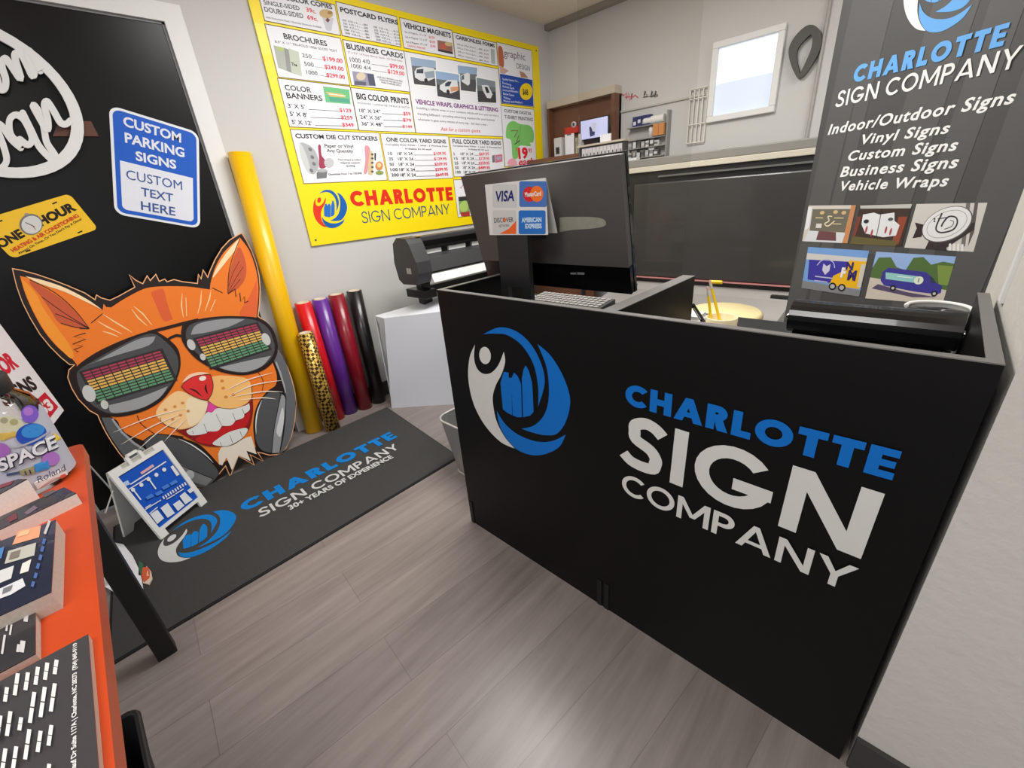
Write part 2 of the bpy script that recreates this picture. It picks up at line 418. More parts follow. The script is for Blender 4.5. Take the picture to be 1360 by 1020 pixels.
a.logo('CHARLOTTE', .27, (97, 181), (1228, 500), (106, 92), BLU, .1); a.build('blue_lettering', dB)
a = Art(FRONT, 800, 480, 3.188)
a.logo('SIGN', .2, (88, 432), (1095, 835), (118, 222), WHT, .13)
a.logo('COMPANY', .17, (83, 553), (1052, 978), (96, 472), WHT, .1); a.build('white_lettering', dB)

# ================================================================== floor mat
CARP = mat('mat_carpet', (68, 68, 67), .95, var=.28, scale=340, bump=.5, bscale=420, spec=.1)
MATP = Plane((0, 0, .011), (0, 0, 1))
mr = thing('floor_mat', 'dark grey entrance mat printed with blue emblem and company lettering', 'mat', (.42, 2.0, 0))
p1, p2, p3 = [at(*q, 2, .011) for q in ((513, 541), (608, 606), (147, 880))]
p4 = p3 + (p1 - p2)
MB(CARP).slab([p1, p2, p3, p4], (0, 0, -.009)).build('carpet', mr)
rub = MB(mat('mat_rubber', (26, 26, 27), .7))
cen = (p1 + p2 + p3 + p4) / 4
q = [cen + (p - cen) * 1.012 for p in (p1, p2, p3, p4)]
rub.slab([(v.x, v.y, .006) for v in q], (0, 0, -.006)); rub.build('rubber_edge', mr)
MB_, MW_ = mat('mat_blue', (24, 122, 200), .95, var=.15, scale=300, spec=.1), mat('mat_white', (196, 198, 198), .95, var=.12, scale=300, spec=.1)
def affine(src, dst):
    """least squares affine map between point lists"""
    n = len(src); M = Matrix(((0,) * 3,) * 3); B = [Vector((0, 0, 0)), Vector((0, 0, 0))]
    for (x, y), d in zip(src, dst):
        v = (x, y, 1)
        for i in range(3):
            for j in range(3): M[i][j] += v[i] * v[j]
            B[0][i] += v[i] * d[0]; B[1][i] += v[i] * d[1]
    Mi = M.inverted(); cx = Mi @ B[0]; cy = Mi @ B[1]
    return lambda x, y: (cx[0] * x + cx[1] * y + cx[2], cy[0] * x + cy[1] * y + cy[2])
a = Art(MATP, 190, 560, 5.1)
emblem(a, (MW_, MB_), affine([(190, 470), (271, 408), (683, 640), (412, 858), (345, 272), (467, 455), (360, 665)], [(64, 888), (176, 800), (602, 672), (355, 912), (335, 655), (402, 695), (282, 850)]))
a.build('emblem', mr)
a = Art(MATP, 180, 540, 3.091); a.logo('CHARLOTTE', .27, (446, 434), (1077, 126), (420, 400), MB_, .12); a.build('blue_lettering', mr)
a = Art(MATP, 180, 540, 3.091)
a.logo('SIGN COMPANY', .17, (515, 455), (1088, 172), (493, 428), MW_, .12)
a.text('30+ YEARS OF EXPERIENCE', (636, 427), (1060, 211), (625, 412), MW_, .035); a.build('white_lettering', mr)

# ================================================================== things on the black door
DOORP = Plane((0, YW - .006, 0), (0, -1, 0))
def board(pl, pts, th, m, mside=None, mb=None):
    mb = mb or MB(); P3 = [pl.hit(*q) for q in pts]
    mb.slab(P3, -pl.n * th, m, mside); return mb
def rrect(w_, h_, r, n=6):
    out = []
    for cx, cy, a0 in ((w_ - r, h_ - r, 0), (r, h_ - r, 90), (r, r, 180), (w_ - r, r, 270)):
        out += [(cx + r * math.cos(math.radians(a0 + 90 * i / n)), cy + r * math.sin(math.radians(a0 + 90 * i / n))) for i in range(n + 1)]
    return out
# parking sign: 12 x 18 inch, hung askew
PK = Plane((0, YW - .010, 0), (0, -1, 0))
tl, tr_, bl = PK.hit(144.5, 139), PK.hit(264, 176), PK.hit(151.5, 284)
ux = (tr_ - tl).normalized(); uz = Vector((-ux.z, 0, ux.x)); W_ = (tr_ - tl).length; H_ = abs((bl - tl).dot(uz))
org = tl - uz * H_
uv = lambda x, y: org + ux * x + uz * y
t = thing('parking_sign', 'blue and white custom parking sign hung askew on the black door', 'sign', tuple(org))
MB(ink(232, 235, 240)).slab([uv(x, y) for x, y in rrect(W_, H_, .035)], (0, .003, 0)).build('sign_panel', t)
a = Art(PK); a.fn = uv
PB = ink(28, 92, 196); PW = ink(226, 229, 238); PT = ink(58, 86, 150)
a.poly([(x + .010, y + .010) for x, y in rrect(W_ - .02, H_ - .02, .027)], PB)
a.poly([(.026, H_ * .52), (.026, .044)] + [(.026 + .018 * (1 - math.cos(k * pi / 12)), .044 - .018 * math.sin(k * pi / 12)) for k in range(7)] + [(W_ - .026 - .018 * (1 - math.cos(k * pi / 12)), .044 - .018 * math.sin(k * pi / 12)) for k in range(6, -1, -1)] + [(W_ - .026, H_ * .52)], PW); a.build('blue_border', t)
a = Art(PK, 0, 0, 4, .0012)
a.text('CUSTOM', (655, 666), (962, 757), (660, 618), PW, .03); a.text('PARKING', (664, 755), (980, 836), (668, 705), PW, .03); a.text('SIGNS', (722, 850), (937, 898), (722, 803), PW, .03)
a.text('CUSTOM', (672, 950), (968, 1010), (672, 900), PT)
a.zoom(0, 230, 4); a.text('TEXT', (750, 119), (920, 153), (752, 75), PT, .012); a.text('HERE', (750, 194), (932, 226), (750, 148), PT, .012)
a.build('lettering', t)
# licence plate
PL = Plane((0, YW - .010, 0), (0, -1, 0))
tr_, br_, bl = PL.hit(92, 257), PL.hit(130.5, 304), PL.hit(20, 347.5)
uz = (tr_ - br_).normalized(); ux = Vector((uz.z, 0, -uz.x)); W_ = abs((br_ - bl).dot(ux)); H_ = (tr_ - br_).length
org = br_ - ux * W_
uv = lambda x, y, o=org, ux=ux, uz=uz: o + ux * x + uz * y
t = thing('licence_plate', 'yellow licence plate sign with a stopwatch, tilted on the black door', 'sign', tuple(org))
MB(mat('plate_yellow', (246, 196, 8), .4, coat=.2)).slab([uv(x, y) for x, y in rrect(W_, H_, .018)], (0, .003, 0)).build('plate', t)
a = Art(PL, 0, 230, 4, .0008); K = ink(28, 24, 20); RD = ink(214, 62, 30)
a.text('ONE', (8, 398), (140, 330), (-12, 352), K, .045, .15); a.text('HOUR', (218, 282), (408, 192), (200, 236), K, .05, .15)
a.text('HEATING & AIR CONDITIONING', (72, 420), (422, 230), (62, 400), RD, .035)
a.text("Always On Time...Or You Don't Pay A Dime!", (103, 432), (437, 246), (96, 420), K, .01, .1)
for x, y in ((425, 312), (150, 412), (0, 255), (290, 158)): a.line([(x - 12, y + 5), (x + 12, y - 5)], 7, K)
a.build('lettering', t)
a = Art(PL, 0, 230, 4, .0014)
a.poly(ell(165, 272, 62, 56), ink(120, 120, 118)); a.poly(ell(168, 274, 54, 48), ink(214, 214, 208)); a.line([(135, 262), (185, 285)], 4, ink(60, 60, 60)); a.line([(168, 274), (190, 300)], 3, ink(170, 60, 50)); a.poly(ell(142, 218, 12, 6), ink(150, 150, 150))
a.build('stopwatch', t)
# round script sign
RP = Plane((0, YW - .028, 0), (0, -1, 0))
pts = [RP.hit(x / 4, y / 4) for x, y in ((0, 162), (200, 285), (350, 430), (445, 690), (330, 875), (100, 953))]
M = Matrix(((0,) * 3,) * 3); B = Vector((0, 0, 0))
for p in pts:
    v = (p.x, p.z, 1)
    for i in range(3):
        for j in range(3): M[i][j] += v[i] * v[j]
        B[i] += v[i] * (p.x ** 2 + p.z ** 2)
s_ = M.inverted() @ B; cx, cz = s_[0] / 2, s_[1] / 2; rr = math.sqrt(s_[2] + cx * cx + cz * cz)
RW = mat('pvc_white', (228, 228, 226), .45)
t = thing('script_sign', 'round white cut-out sign with script letters hung on the black door', 'sign', (cx, YW - .03, cz - rr))
m_ = MB(RW)
for k in range(48):
    a0, a1 = 2 * pi * k / 48, 2 * pi * (k + 1) / 48
    q = [(cx + r * math.cos(a_), YW - .030, cz + r * math.sin(a_)) for r, a_ in ((rr, a0), (rr, a1), (rr - .036, a1), (rr - .036, a0))]
    m_.slab(q, (0, .012, 0))
m_.build('ring', t)
def script(name, strokes, wd):
    m_ = MB(RW)
    for s3 in strokes:
        s3 = [(x if x > -60 else -60 + (x + 60) * .58, y if x > -60 else y - (-60 - x) * .12) for x, y in s3]
        c = smooth(s3, 5, False); L, R = strokepoly(c, wd)
        n = len(L); fr = [RP.hit(x / 4, y / 4, .00006 * (i % n)) for i, (x, y) in enumerate(L + R)]; bk = [p + Vector((0, .010, 0)) for p in fr]
        m_.add(fr + bk, [(i, n + i, n + i + 1, i + 1) for i in range(n - 1)] + [(i, i + 1, 2 * n + i + 1, 2 * n + i) for i in range(n - 1)] + [(n + i + 1, n + i, 3 * n + i, 3 * n + i + 1) for i in range(n - 1)] + [(0, 2 * n, 3 * n, n), (n - 1, 2 * n - 1, 4 * n - 1, 3 * n - 1)])
        for q in (c[0], c[-1]):
            e = [RP.hit(x / 4, y / 4, -.0004) for x, y in ell(q[0], q[1], wd / 2, wd / 2, 0, 14)]
            m_.slab(e, (0, .010, 0))
    return m_.build(name, t)
script('upper_script', [[(-470, 640), (-520, 600), (-600, 640), (-640, 740), (-600, 820), (-520, 800), (-480, 740)], [(-480, 740), (-440, 620), (-440, 720), (-400, 740), (-370, 660), (-350, 560), (-350, 680), (-320, 700)], [(-320, 700), (-280, 560), (-250, 500), (-230, 560), (-220, 640), (-270, 650)], [(-230, 620), (-180, 520), (-170, 380), (-190, 420), (-170, 560), (-130, 560), (-110, 500)], [(-240, 480), (-110, 420)], [(-110, 500), (-130, 420), (-90, 360), (-40, 400), (-50, 500), (-100, 510)], [(-80, 300), (-40, 330), (-20, 400), (0, 470), (25, 470), (30, 420), (10, 350), (25, 310), (60, 350), (110, 420), (85, 330), (80, 285), (120, 300), (170, 400), (180, 380), (150, 300), (150, 270), (185, 310), (215, 375)]], 38)
script('lower_script', [[(-60, 760), (-100, 690), (-180, 720), (-190, 790), (-120, 830), (-110, 890), (-190, 930), (-260, 900)], [(-40, 900), (10, 890), (35, 850), (20, 780), (-10, 700), (-20, 660), (10, 670), (60, 740), (110, 785)],
                        [(120, 770), (60, 720), (50, 640), (85, 610), (130, 640), (170, 730), (150, 770), (105, 740)],
                        [(120, 600), (165, 690), (210, 780), (280, 850), (295, 830), (250, 760), (235, 690), (220, 620), (190, 570), (175, 560), (195, 600), (250, 690), (255, 640), (235, 560), (250, 540), (285, 590), (320, 650), (350, 660), (375, 640)]], 36)
a = board(Plane((0, YW - .012, 0), (0, -1, 0)), [(78, 160), (121, 161), (131, 181), (70, 181)], .006, mat('brown_leatherette', (92, 50, 34), .5))
o = a.build('wood_plaque'); tag(o, 'small brown plaque on the black door behind the round script sign', 'plaque')

# ================================================================== cat cut-out
c0 = Vector((0, 2.425, .012)); c1 = Vector((0, 2.598, 1.18))
cn = Vector((0, -(c1.z - c0.z), c1.y - c0.y)).normalized()
CP = Plane(c0, cn)
TA, TB, TC, TD, TE, TF = (10, 340), (200, 300), (80, 410), (200, 410), (110, 500), (230, 500)
def px(t_, pts): return [(t_[0] + p[0] / 6.8, t_[1] + p[1] / 6.8) + tuple(p[2:]) for p in pts]
outer = px(TA, [(38, 108), (130, 125), (260, 160), (420, 215), (560, 270), (700, 330), (788, 388), (800, 345), (850, 375), (925, 395), (1000, 360), (1080, 315), (1145, 280), (1095, 165), (1160, 215), (1220, 245), (1260, 170), (1290, 215), (1340, 158)]) + \
    px(TB, [(80, 495), (130, 475), (150, 500), (210, 480), (290, 500), (420, 515), (430, 430), (455, 470), (473, 390), (515, 455), (535, 400), (580, 300), (640, 200), (710, 125), (790, 75), (825, 60), (870, 130), (920, 230), (960, 340), (985, 450), (994, 560), (988, 700), (975, 815), (1040, 860), (1090, 940)]) + \
    px(TD, [(1135, 280), (1148, 370), (1190, 430), (1240, 530), (1280, 640), (1308, 760), (1320, 880)]) + \
    px(TF, [(1112, 260), (1102, 400), (1072, 540), (1022, 650), (950, 708), (870, 715), (800, 695), (770, 690), (822, 772), (700, 712), (738, 806), (590, 722), (515, 914), (472, 815), (410, 892)]) + \
    px(TE, [(1160, 965), (1100, 1018), (960, 1020), (800, 1010), (620, 950), (500, 870), (410, 790), (330, 700), (260, 600), (200, 500), (160, 420), (130, 350), (60, 312)]) + \
    px(TC, [(160, 820), (100, 720), (63, 620), (75, 550), (120, 510)]) + \
    px(TA, [(560, 985), (480, 920), (380, 820), (290, 710), (200, 560), (130, 420), (80, 280), (50, 160)])
def inset(pts, d):
    out = []; n = len(pts); ar = sum(pts[i][0] * pts[(i + 1) % n][1] - pts[(i + 1) % n][0] * pts[i][1] for i in range(n)); sg = 1 if ar > 0 else -1
    for i in range(n):
        a_, p, b_ = pts[i - 1], pts[i], pts[(i + 1) % n]
        e1 = Vector((p[0] - a_[0], p[1] - a_[1])).normalized(); e2 = Vector((b_[0] - p[0], b_[1] - p[1])).normalized()
        n1 = Vector((-e1.y, e1.x)) * sg; n2 = Vector((-e2.y, e2.x)) * sg
        bi = n1 + n2; bi = bi / max(.35, bi.length_squared / 2) / 1
        out.append((p[0] + bi.x * d, p[1] + bi.y * d))
    return out
cat = thing('cat_cutout', 'large orange cartoon cat cut-out with sunglasses and headphones leaning on the black door', 'cut-out', (.3, 2.42, .011))
WOOD = mat('cut_wood_edge', (176, 122, 78), .7)
KB = ink(34, 20, 16); OR = ink(238, 124, 38); OR2 = ink(246, 152, 44); ORD = ink(198, 88, 52); CR = ink(250, 206, 146); CW = ink(244, 236, 220)
m_ = MB(); m_.slab([CP.hit(*q) for q in outer], -cn * .008, ink(238, 178, 128), WOOD); m_.build('backing_board', cat)
def cart(base): return Art(CP, 0, 0, 1, base)
a = cart(.0004); a.poly(inset(outer, 1.3), KB); a.build('black_outline', cat)
a = cart(.0007)
face = smooth(px(TA, [(112, 180, 1), (200, 200), (300, 222), (500, 290), (700, 390), (858, 490, 1), (868, 432, 1), (890, 460, 1), (935, 465, 1), (1050, 390), (1200, 310)]) + px(TB, [(0, 555), (150, 545), (350, 550), (535, 575, 1), (545, 500), (590, 360), (670, 230), (805, 105, 1), (890, 220), (945, 370), (972, 520), (970, 680), (955, 830, 1)]) +
              px(TD, [(1100, 480), (1138, 600), (1128, 690), (1060, 740), (985, 830), (942, 930)]) + px(TF, [(722, 450), (735, 590), (745, 640, 1), (640, 660), (480, 760), (420, 800, 1), (330, 700), (230, 610), (100, 560)]) +
              px(TE, [(900, 540), (780, 525), (640, 520), (545, 578, 1), (420, 530), (340, 470), (300, 390)]) + px(TC, [(300, 880), (160, 600), (150, 505, 1), (100, 445)]) + px(TA, [(460, 830), (340, 690), (240, 520), (160, 340)]), 4)
a.poly(face, OR)
a.poly(smooth(px(TA, [(125, 200, 1), (250, 330), (330, 480), (450, 650), (560, 800), (600, 900, 1), (570, 925), (460, 822), (345, 685), (245, 515), (165, 335)]), 4), OR2)
a.poly(smooth(px(TB, [(0, 600, 1), (110, 570), (150, 700), (200, 840, 1), (120, 860), (60, 740)]), 4), ink(222, 96, 50))
a.poly(smooth(px(TB, [(960, 480, 1), (968, 680), (952, 820, 1), (800, 800), (890, 640)]), 4), ink(226, 100, 50))
for q in ([(860, 525), (960, 590), (1060, 650), (1125, 690)], [(815, 590), (900, 640), (1035, 705)], [(860, 680), (930, 700), (1000, 728)], [(1140, 455), (1220, 520), (1305, 625)], [(1120, 480), (1180, 560), (1260, 630)]): a.line(px(TA, q), 2.0, CR, True)
for q in ([(285, 610), (278, 720), (295, 825)], [(318, 645), (325, 815)], [(460, 580), (450, 700), (425, 795)], [(545, 580), (530, 660), (490, 770)], [(585, 665), (540, 770)]): a.line(px(TB, q), 2.0, CR, True)
a.build('face', cat)
a = cart(.0019)
a.poly(smooth(px(TA, [(160, 182, 1), (330, 222), (520, 288), (720, 392), (858, 488, 1), (690, 405), (500, 318), (300, 252)]), 4), ink(252, 222, 176))
a.poly(smooth(px(TA, [(200, 230), (400, 330), (560, 450), (680, 580), (738, 655, 1), (620, 640), (470, 600), (400, 500), (310, 370)]), 4), ORD)
for q in ([(200, 215), (420, 325), (600, 480), (738, 655)], [(310, 370), (520, 520), (735, 652)], [(430, 520), (580, 580), (735, 655)], [(480, 605), (600, 640), (735, 655)]): a.line(px(TA, q), .9, KB, False, 4)
a.line(px(TA, [(738, 655), (650, 655), (705, 695), (600, 725), (705, 750), (590, 795), (680, 815), (600, 845), (640, 865)]), 1.5, KB)
a.line(px(TA, [(858, 520), (755, 605)]), 1.0, KB); a.build('ear', cat)
a = cart(.0019)
a.poly(smooth(px(TB, [(800, 112, 1), (690, 235), (600, 370), (560, 470), (620, 400), (700, 300), (770, 210)]), 4), ink(252, 222, 176))
a.poly(smooth(px(TB, [(700, 612, 1), (700, 500), (735, 340), (800, 190), (860, 340), (850, 480), (780, 570)]), 4), ORD)
a.line(px(TB, [(805, 115), (745, 270), (705, 430), (698, 612)]), .9, KB, False, 4)
for q in ([(800, 320), (740, 430), (705, 540)], [(835, 370), (770, 470), (705, 590)], [(810, 480), (705, 610)]): a.line(px(TB, q), .6, KB)
a.line(px(TB, [(698, 612), (762, 570), (770, 640), (805, 605), (812, 682), (848, 640), (850, 695), (878, 680)]), 1.4, KB); a.line(px(TB, [(555, 558), (650, 605)]), .8, KB); a.build('ear', cat)
a = cart(.0024)
a.poly(smooth(px(TE, [(860, 130), (1000, 180), (1128, 225, 1), (1110, 330), (1050, 420), (950, 465), (850, 475), (760, 445), (700, 400), (660, 320), (740, 210)]), 4), CR)
a.poly(smooth(px(TE, [(960, 190), (1120, 230), (1100, 330), (1030, 420), (960, 440), (930, 300)]), 4), ink(246, 224, 186))
for x, y in ((830, 272), (900, 240), (950, 312), (880, 348), (810, 385), (745, 300)): a.poly(px(TE, ell(x, y, 16, 13)), ink(216, 142, 76))
a.build('muzzle', cat); a = cart(.0026)
a.poly(smooth(px(TF, [(355, 0), (350, 130), (318, 218, 1), (400, 272), (520, 290), (620, 265), (700, 200), (705, 90), (640, 10)]), 4), ink(248, 192, 116))
for x, y in ((450, 105), (475, 185), (540, 165), (440, 40)): a.poly(px(TF, ell(x, y, 17, 13)), ink(216, 132, 60))
a.build('muzzle', cat); a = cart(.0022)
a.poly(px(TF, [(430, 640), (560, 600), (660, 550), (705, 540), (735, 640), (752, 702), (660, 670), (700, 764), (590, 712), (530, 845), (480, 730), (442, 803), (412, 790), (405, 700)]), ink(238, 226, 208))
a.line(px(TE, [(490, 350), (530, 430), (650, 520)]), .9, KB, False, 5); a.line(px(TE, [(700, 370), (705, 400), (760, 445), (860, 475)]), .9, KB, False, 5)
a.line(px(TD, [(970, 575), (1015, 650), (1005, 760)]), .8, KB, False, 5); a.line(px(TD, [(912, 700), (915, 800), (905, 900)]), .9, KB, False, 5); a.build('chin_fur', cat)
a = cart(.0046)
mouth = smooth(px(TF, [(20, 485, 1), (150, 560), (260, 615), (380, 632), (520, 620), (620, 560), (685, 470), (718, 320), (714, 190, 1), (640, 262), (520, 292), (400, 272), (316, 220, 1), (290, 330), (220, 425), (120, 472)]), 4)
a.poly(mouth, KB); a.poly(inset(mouth, .5), ink(140, 18, 22))
a.poly(smooth(px(TF, [(330, 500, 1), (460, 450), (600, 390), (690, 320), (660, 440), (560, 480), (430, 540), (340, 615, 1), (250, 600), (200, 560)]), 4), ink(196, 26, 32))
a.poly(px(TF, [(318, 226), (400, 280), (340, 325), (300, 315)]), ink(228, 70, 160)); a.build('mouth', cat)
a = cart(.0054)
a.poly(smooth(px(TF, [(118, 492), (150, 527), (230, 526), (300, 510, 1), (310, 495, 1), (400, 490), (438, 445, 1), (520, 440), (560, 397, 1), (630, 372), (640, 338, 1), (688, 300), (684, 240, 1), (640, 264), (520, 295), (400, 285), (345, 325), (300, 325), (220, 428), (150, 472)]), 4), ink(226, 226, 222))
for q in ([(275, 425), (305, 505)], [(385, 340), (438, 445)], [(535, 330), (560, 395)], [(620, 290), (640, 338)], [(170, 490), (182, 515)]): a.line(px(TF, q), .6, ink(90, 90, 90))
a.build('upper_teeth', cat)
a = cart(.0054)
a.poly(smooth(px(TF, [(353, 608), (400, 562), (480, 512), (560, 482), (650, 463), (670, 490), (620, 556), (520, 615), (440, 628)]), 4), ink(226, 226, 222))
for q in ([(420, 590), (435, 625)], [(510, 530), (535, 600)], [(600, 490), (620, 545)]): a.line(px(TF, q), .6, ink(90, 90, 90))
a.build('lower_teeth', cat)
a = cart(.0050)
nose = smooth(px(TD, [(272, 700, 1), (330, 640), (420, 600), (540, 592, 1), (566, 680), (552, 770), (510, 830, 1), (430, 812), (340, 765)]), 4)
a.poly(smooth(px(TD, [(280, 670, 1), (340, 600), (440, 572), (530, 582, 1), (420, 605), (330, 645)]), 4), ink(252, 210, 180))
a.poly(nose, KB); a.poly(inset(nose, .8), ink(222, 48, 48)); a.poly(px(TD, ell(468, 628, 32, 21, -.2)), CW)
a.line(px(TD, [(345, 720), (400, 740), (460, 790)]), 2.2, KB, True, 4); a.line(px(TD, [(500, 680), (495, 720), (515, 770)]), 2.6, KB, True, 4); a.build('nose', cat)
# headphones
a = cart(.0030)
a.poly(smooth(px(TE, [(170, 370, 1), (255, 370, 1), (330, 480), (450, 590), (560, 660), (640, 700), (560, 780), (460, 770), (400, 750), (300, 620), (220, 490)]), 4), ink(88, 90, 93))
a.line(px(TE, [(265, 380), (350, 500), (460, 600), (560, 665)]), 3.0, ink(158, 160, 164)); a.line(px(TE, [(285, 390), (380, 510), (480, 590)]), .8, KB)
cup = smooth(px(TE, [(545, 580, 1), (640, 522), (780, 530), (920, 590), (1050, 670), (1150, 760), (1222, 845), (1212, 910), (1110, 1000), (980, 990), (800, 900), (600, 700)]), 4)
a.poly(cup, KB); a.poly(inset(cup, .9), ink(80, 81, 83))
a.poly(smooth(px(TE, [(840, 760, 1), (1000, 850), (1175, 922, 1), (1110, 985, 1), (1000, 950), (860, 860)]), 4), ink(128, 129, 130)); a.poly(px(TE, ell(965, 885, 40, 42)), ink(196, 198, 200))
a.line(px(TE, [(860, 560), (980, 615), (1100, 700), (1175, 775)]), 1.8, ink(226, 228, 230), True, 4); a.line(px(TE, [(800, 760), (1000, 852), (1180, 925)]), 1.0, KB); a.build('headphone', cat)
a = cart(.0030)
a.poly(smooth(px(TD, [(1148, 375, 1), (1112, 472, 1), (1150, 560), (1190, 680), (1220, 790)]) + px(TF, [(1020, 200), (1012, 400), (992, 560), (962, 695, 1), (1015, 640), (1060, 545), (1092, 400), (1102, 260)]) + px(TD, [(1300, 760), (1262, 620), (1215, 480)]), 4), ink(100, 102, 106))
a.line(px(TD, [(1130, 480), (1170, 580), (1205, 700), (1215, 760)]), 2.2, ink(164, 166, 170)); a.line(px(TD, [(1112, 475), (1150, 565), (1192, 690), (1222, 800)]), .8, KB)
cup = smooth(px(TF, [(738, 420), (758, 300), (808, 190), (880, 135), (970, 148), (1018, 200), (1004, 400), (985, 560), (962, 692, 1), (888, 694), (800, 670), (748, 600), (732, 500)]), 4)
a.poly(cup, KB); a.poly(inset(cup, .8), ink(82, 83, 85))
a.poly(smooth(px(TF, [(978, 160, 1), (1010, 205), (998, 400), (956, 688, 1), (892, 690, 1), (912, 480), (946, 300)]), 4), ink(150, 152, 154)); a.poly(smooth(px(TF, [(985, 280), (1000, 380), (970, 540), (930, 500), (950, 400)]), 4), ink(208, 210, 210))
a.line(px(TF, [(800, 210), (762, 310), (745, 420), (748, 520)]), 1.8, ink(226, 228, 230), True, 4); a.line(px(TF, [(968, 150), (942, 300), (908, 480), (888, 690)]), .9, KB, False, 4); a.build('headphone', cat)
# sunglasses
a = cart(.0036)
a.poly(smooth(px(TC, [(145, 525), (120, 610), (155, 730), (230, 845), (340, 935), (480, 975), (620, 962), (780, 912), (920, 825), (1020, 695), (1078, 560), (1083, 440), (1050, 345), (960, 262), (880, 212, 1), (790, 205), (600, 268), (400, 355), (260, 435)]), 4), KB)
a.poly(smooth(px(TD, [(285, 150, 1), (430, 95), (640, 68), (850, 70), (980, 86), (1065, 140), (1122, 230), (1148, 360), (1112, 472), (1020, 552), (900, 592), (780, 598), (640, 572), (500, 512), (380, 425), (290, 305), (275, 220)]), 4), KB)
a.line(px(TC, [(790, 215), (960, 172), (1120, 130)]) + px(TD, [(430, 100)]), 4.2, KB); a.line(px(TC, [(960, 290), (1000, 258), (1050, 240), (1110, 250)]), 3.6, KB); a.build('sunglasses_frame', cat)
def lens(pts, tb, bb, eq, hl, tile):
    a = cart(.0042)
    a.poly(smooth(px(tile, pts), 4), ink(74, 74, 76)); a.poly(smooth(px(tile, tb), 4), ink(150, 151, 154)); a.poly(smooth(px(tile, bb), 4), ink(158, 159, 161))
    (tl, tr, br, bl) = px(tile, eq)
    L = lambda u, v: tuple((tl[i] * (1 - u) + tr[i] * u) * (1 - v) + (bl[i] * (1 - u) + br[i] * u) * v for i in (0, 1))
    a.poly([L(-.03, -.05), L(1.03, -.05), L(1.03, 1.05), L(-.03, 1.05)], ink(46, 42, 44)); a.lay += a.STEP
    for r in range(11):
        c = ((172, 58, 84), (228, 182, 92), (98, 152, 112))[0 if r < 3 else 1 if r < 7 else 2]
        for k in range(9):
            a.lay -= a.STEP; a.poly([L(k / 9 + .006, r / 11 + .012), L((k + 1) / 9 - .008, r / 11 + .012), L((k + 1) / 9 - .008, (r + 1) / 11 - .022), L(k / 9 + .006, (r + 1) / 11 - .022)], ink(*c))
    for x, y, rx, ry in hl: a.poly(px(tile, ell(x, y, rx, ry, -.45)), ink(200, 200, 198))
    a.build('sunglasses_lens', cat)
lens([(150, 600), (180, 545), (300, 468), (500, 358), (700, 258), (840, 225), (945, 292), (1030, 380), (1066, 470), (1050, 590), (980, 712), (880, 812), (760, 890), (620, 932), (480, 947), (360, 915), (250, 830), (180, 730)],
     [(300, 490, 1), (540, 355), (720, 270), (860, 250, 1), (800, 330), (540, 410), (230, 510, 1)], [(440, 870, 1), (700, 805), (970, 700, 1), (900, 800), (760, 885), (600, 928), (460, 935)],
     [(195, 575), (905, 375), (1032, 640), (345, 845)], [(260, 765, 56, 80), (400, 865, 34, 42)], TC)
lens([(320, 200), (365, 142), (480, 107), (640, 86), (820, 86), (960, 110), (1060, 180), (1108, 290), (1118, 370), (1078, 460), (980, 536), (860, 577), (720, 566), (600, 526), (480, 452), (385, 370), (325, 280)],
     [(360, 235, 1), (420, 140), (640, 95), (850, 95, 1), (700, 165), (500, 215)], [(620, 530, 1), (850, 475), (1085, 425, 1), (1000, 520), (860, 570), (720, 560)],
     [(405, 275), (955, 135), (1072, 362), (548, 532)], [(365, 325, 34, 52), (470, 435, 25, 32), (1040, 275, 36, 58)], TD)
a = cart(.0062)
for q in ([(925, 285), (600, 370), (270, 505)], [(900, 330), (620, 450), (345, 612)], [(895, 360), (680, 500), (485, 672)], [(940, 375), (840, 470), (735, 585)]): a.line(px(TE, q), 1.3, CW, True, 5)
a.build('whiskers', cat); a = cart(.0062)
for q in ([(670, 740), (880, 640), (1110, 575)], [(700, 795), (920, 690), (1190, 645)], [(740, 795), (1000, 748), (1190, 750)], [(790, 825), (1000, 803), (1130, 815)]): a.line(px(TD, q), 1.3, CW, True, 5)
a.build('whiskers', cat)

# ================================================================== price board on the back wall
BP = Plane((0, YW - .012, 0), (0, -1, 0))
YEL = mat('board_yellow', (255, 226, 4), .45, var=.02, coat=.1)
pb = thing('price_board', 'large yellow and white price list board on the back wall', 'sign', (1.75, YW - .012, 1.07))
def bxz(x, y): v = BP.hit(x, y); return v.x, v.z
(xl, zb) = bxz(411.5, 325); (xr, zt) = bxz(715, 62)
xl = (xl + bxz(333, 2)[0]) / 2; zt = BP.hit(530, 14).z * .5 + zt * .5; zb = zb * .5 + .5 * bxz(629.5, 298.8)[1]
MB(YEL).box((xl, YW - .012, zb), (xr, YW - .004, zt)).build('board_panel', pb)
a = Art(BP); G = ink(70, 68, 60)
for x, z in ((xl + .03, zb + .03), (xr - .03, zt - .03), (xl + .03, zt - .03), (xr - .03, zb + .03)):
    a.fn = lambda x, y: (x, YW - .012, y); a.poly(ell(x, z, .006, .006, 0, 12), G)
a.build('screw_heads', pb)
INK_ = ink(52, 50, 54); RED = ink(226, 62, 84); PWH = mat('panel_white', (236, 237, 242), .5, var=.01); LINE = ink(120, 104, 40)
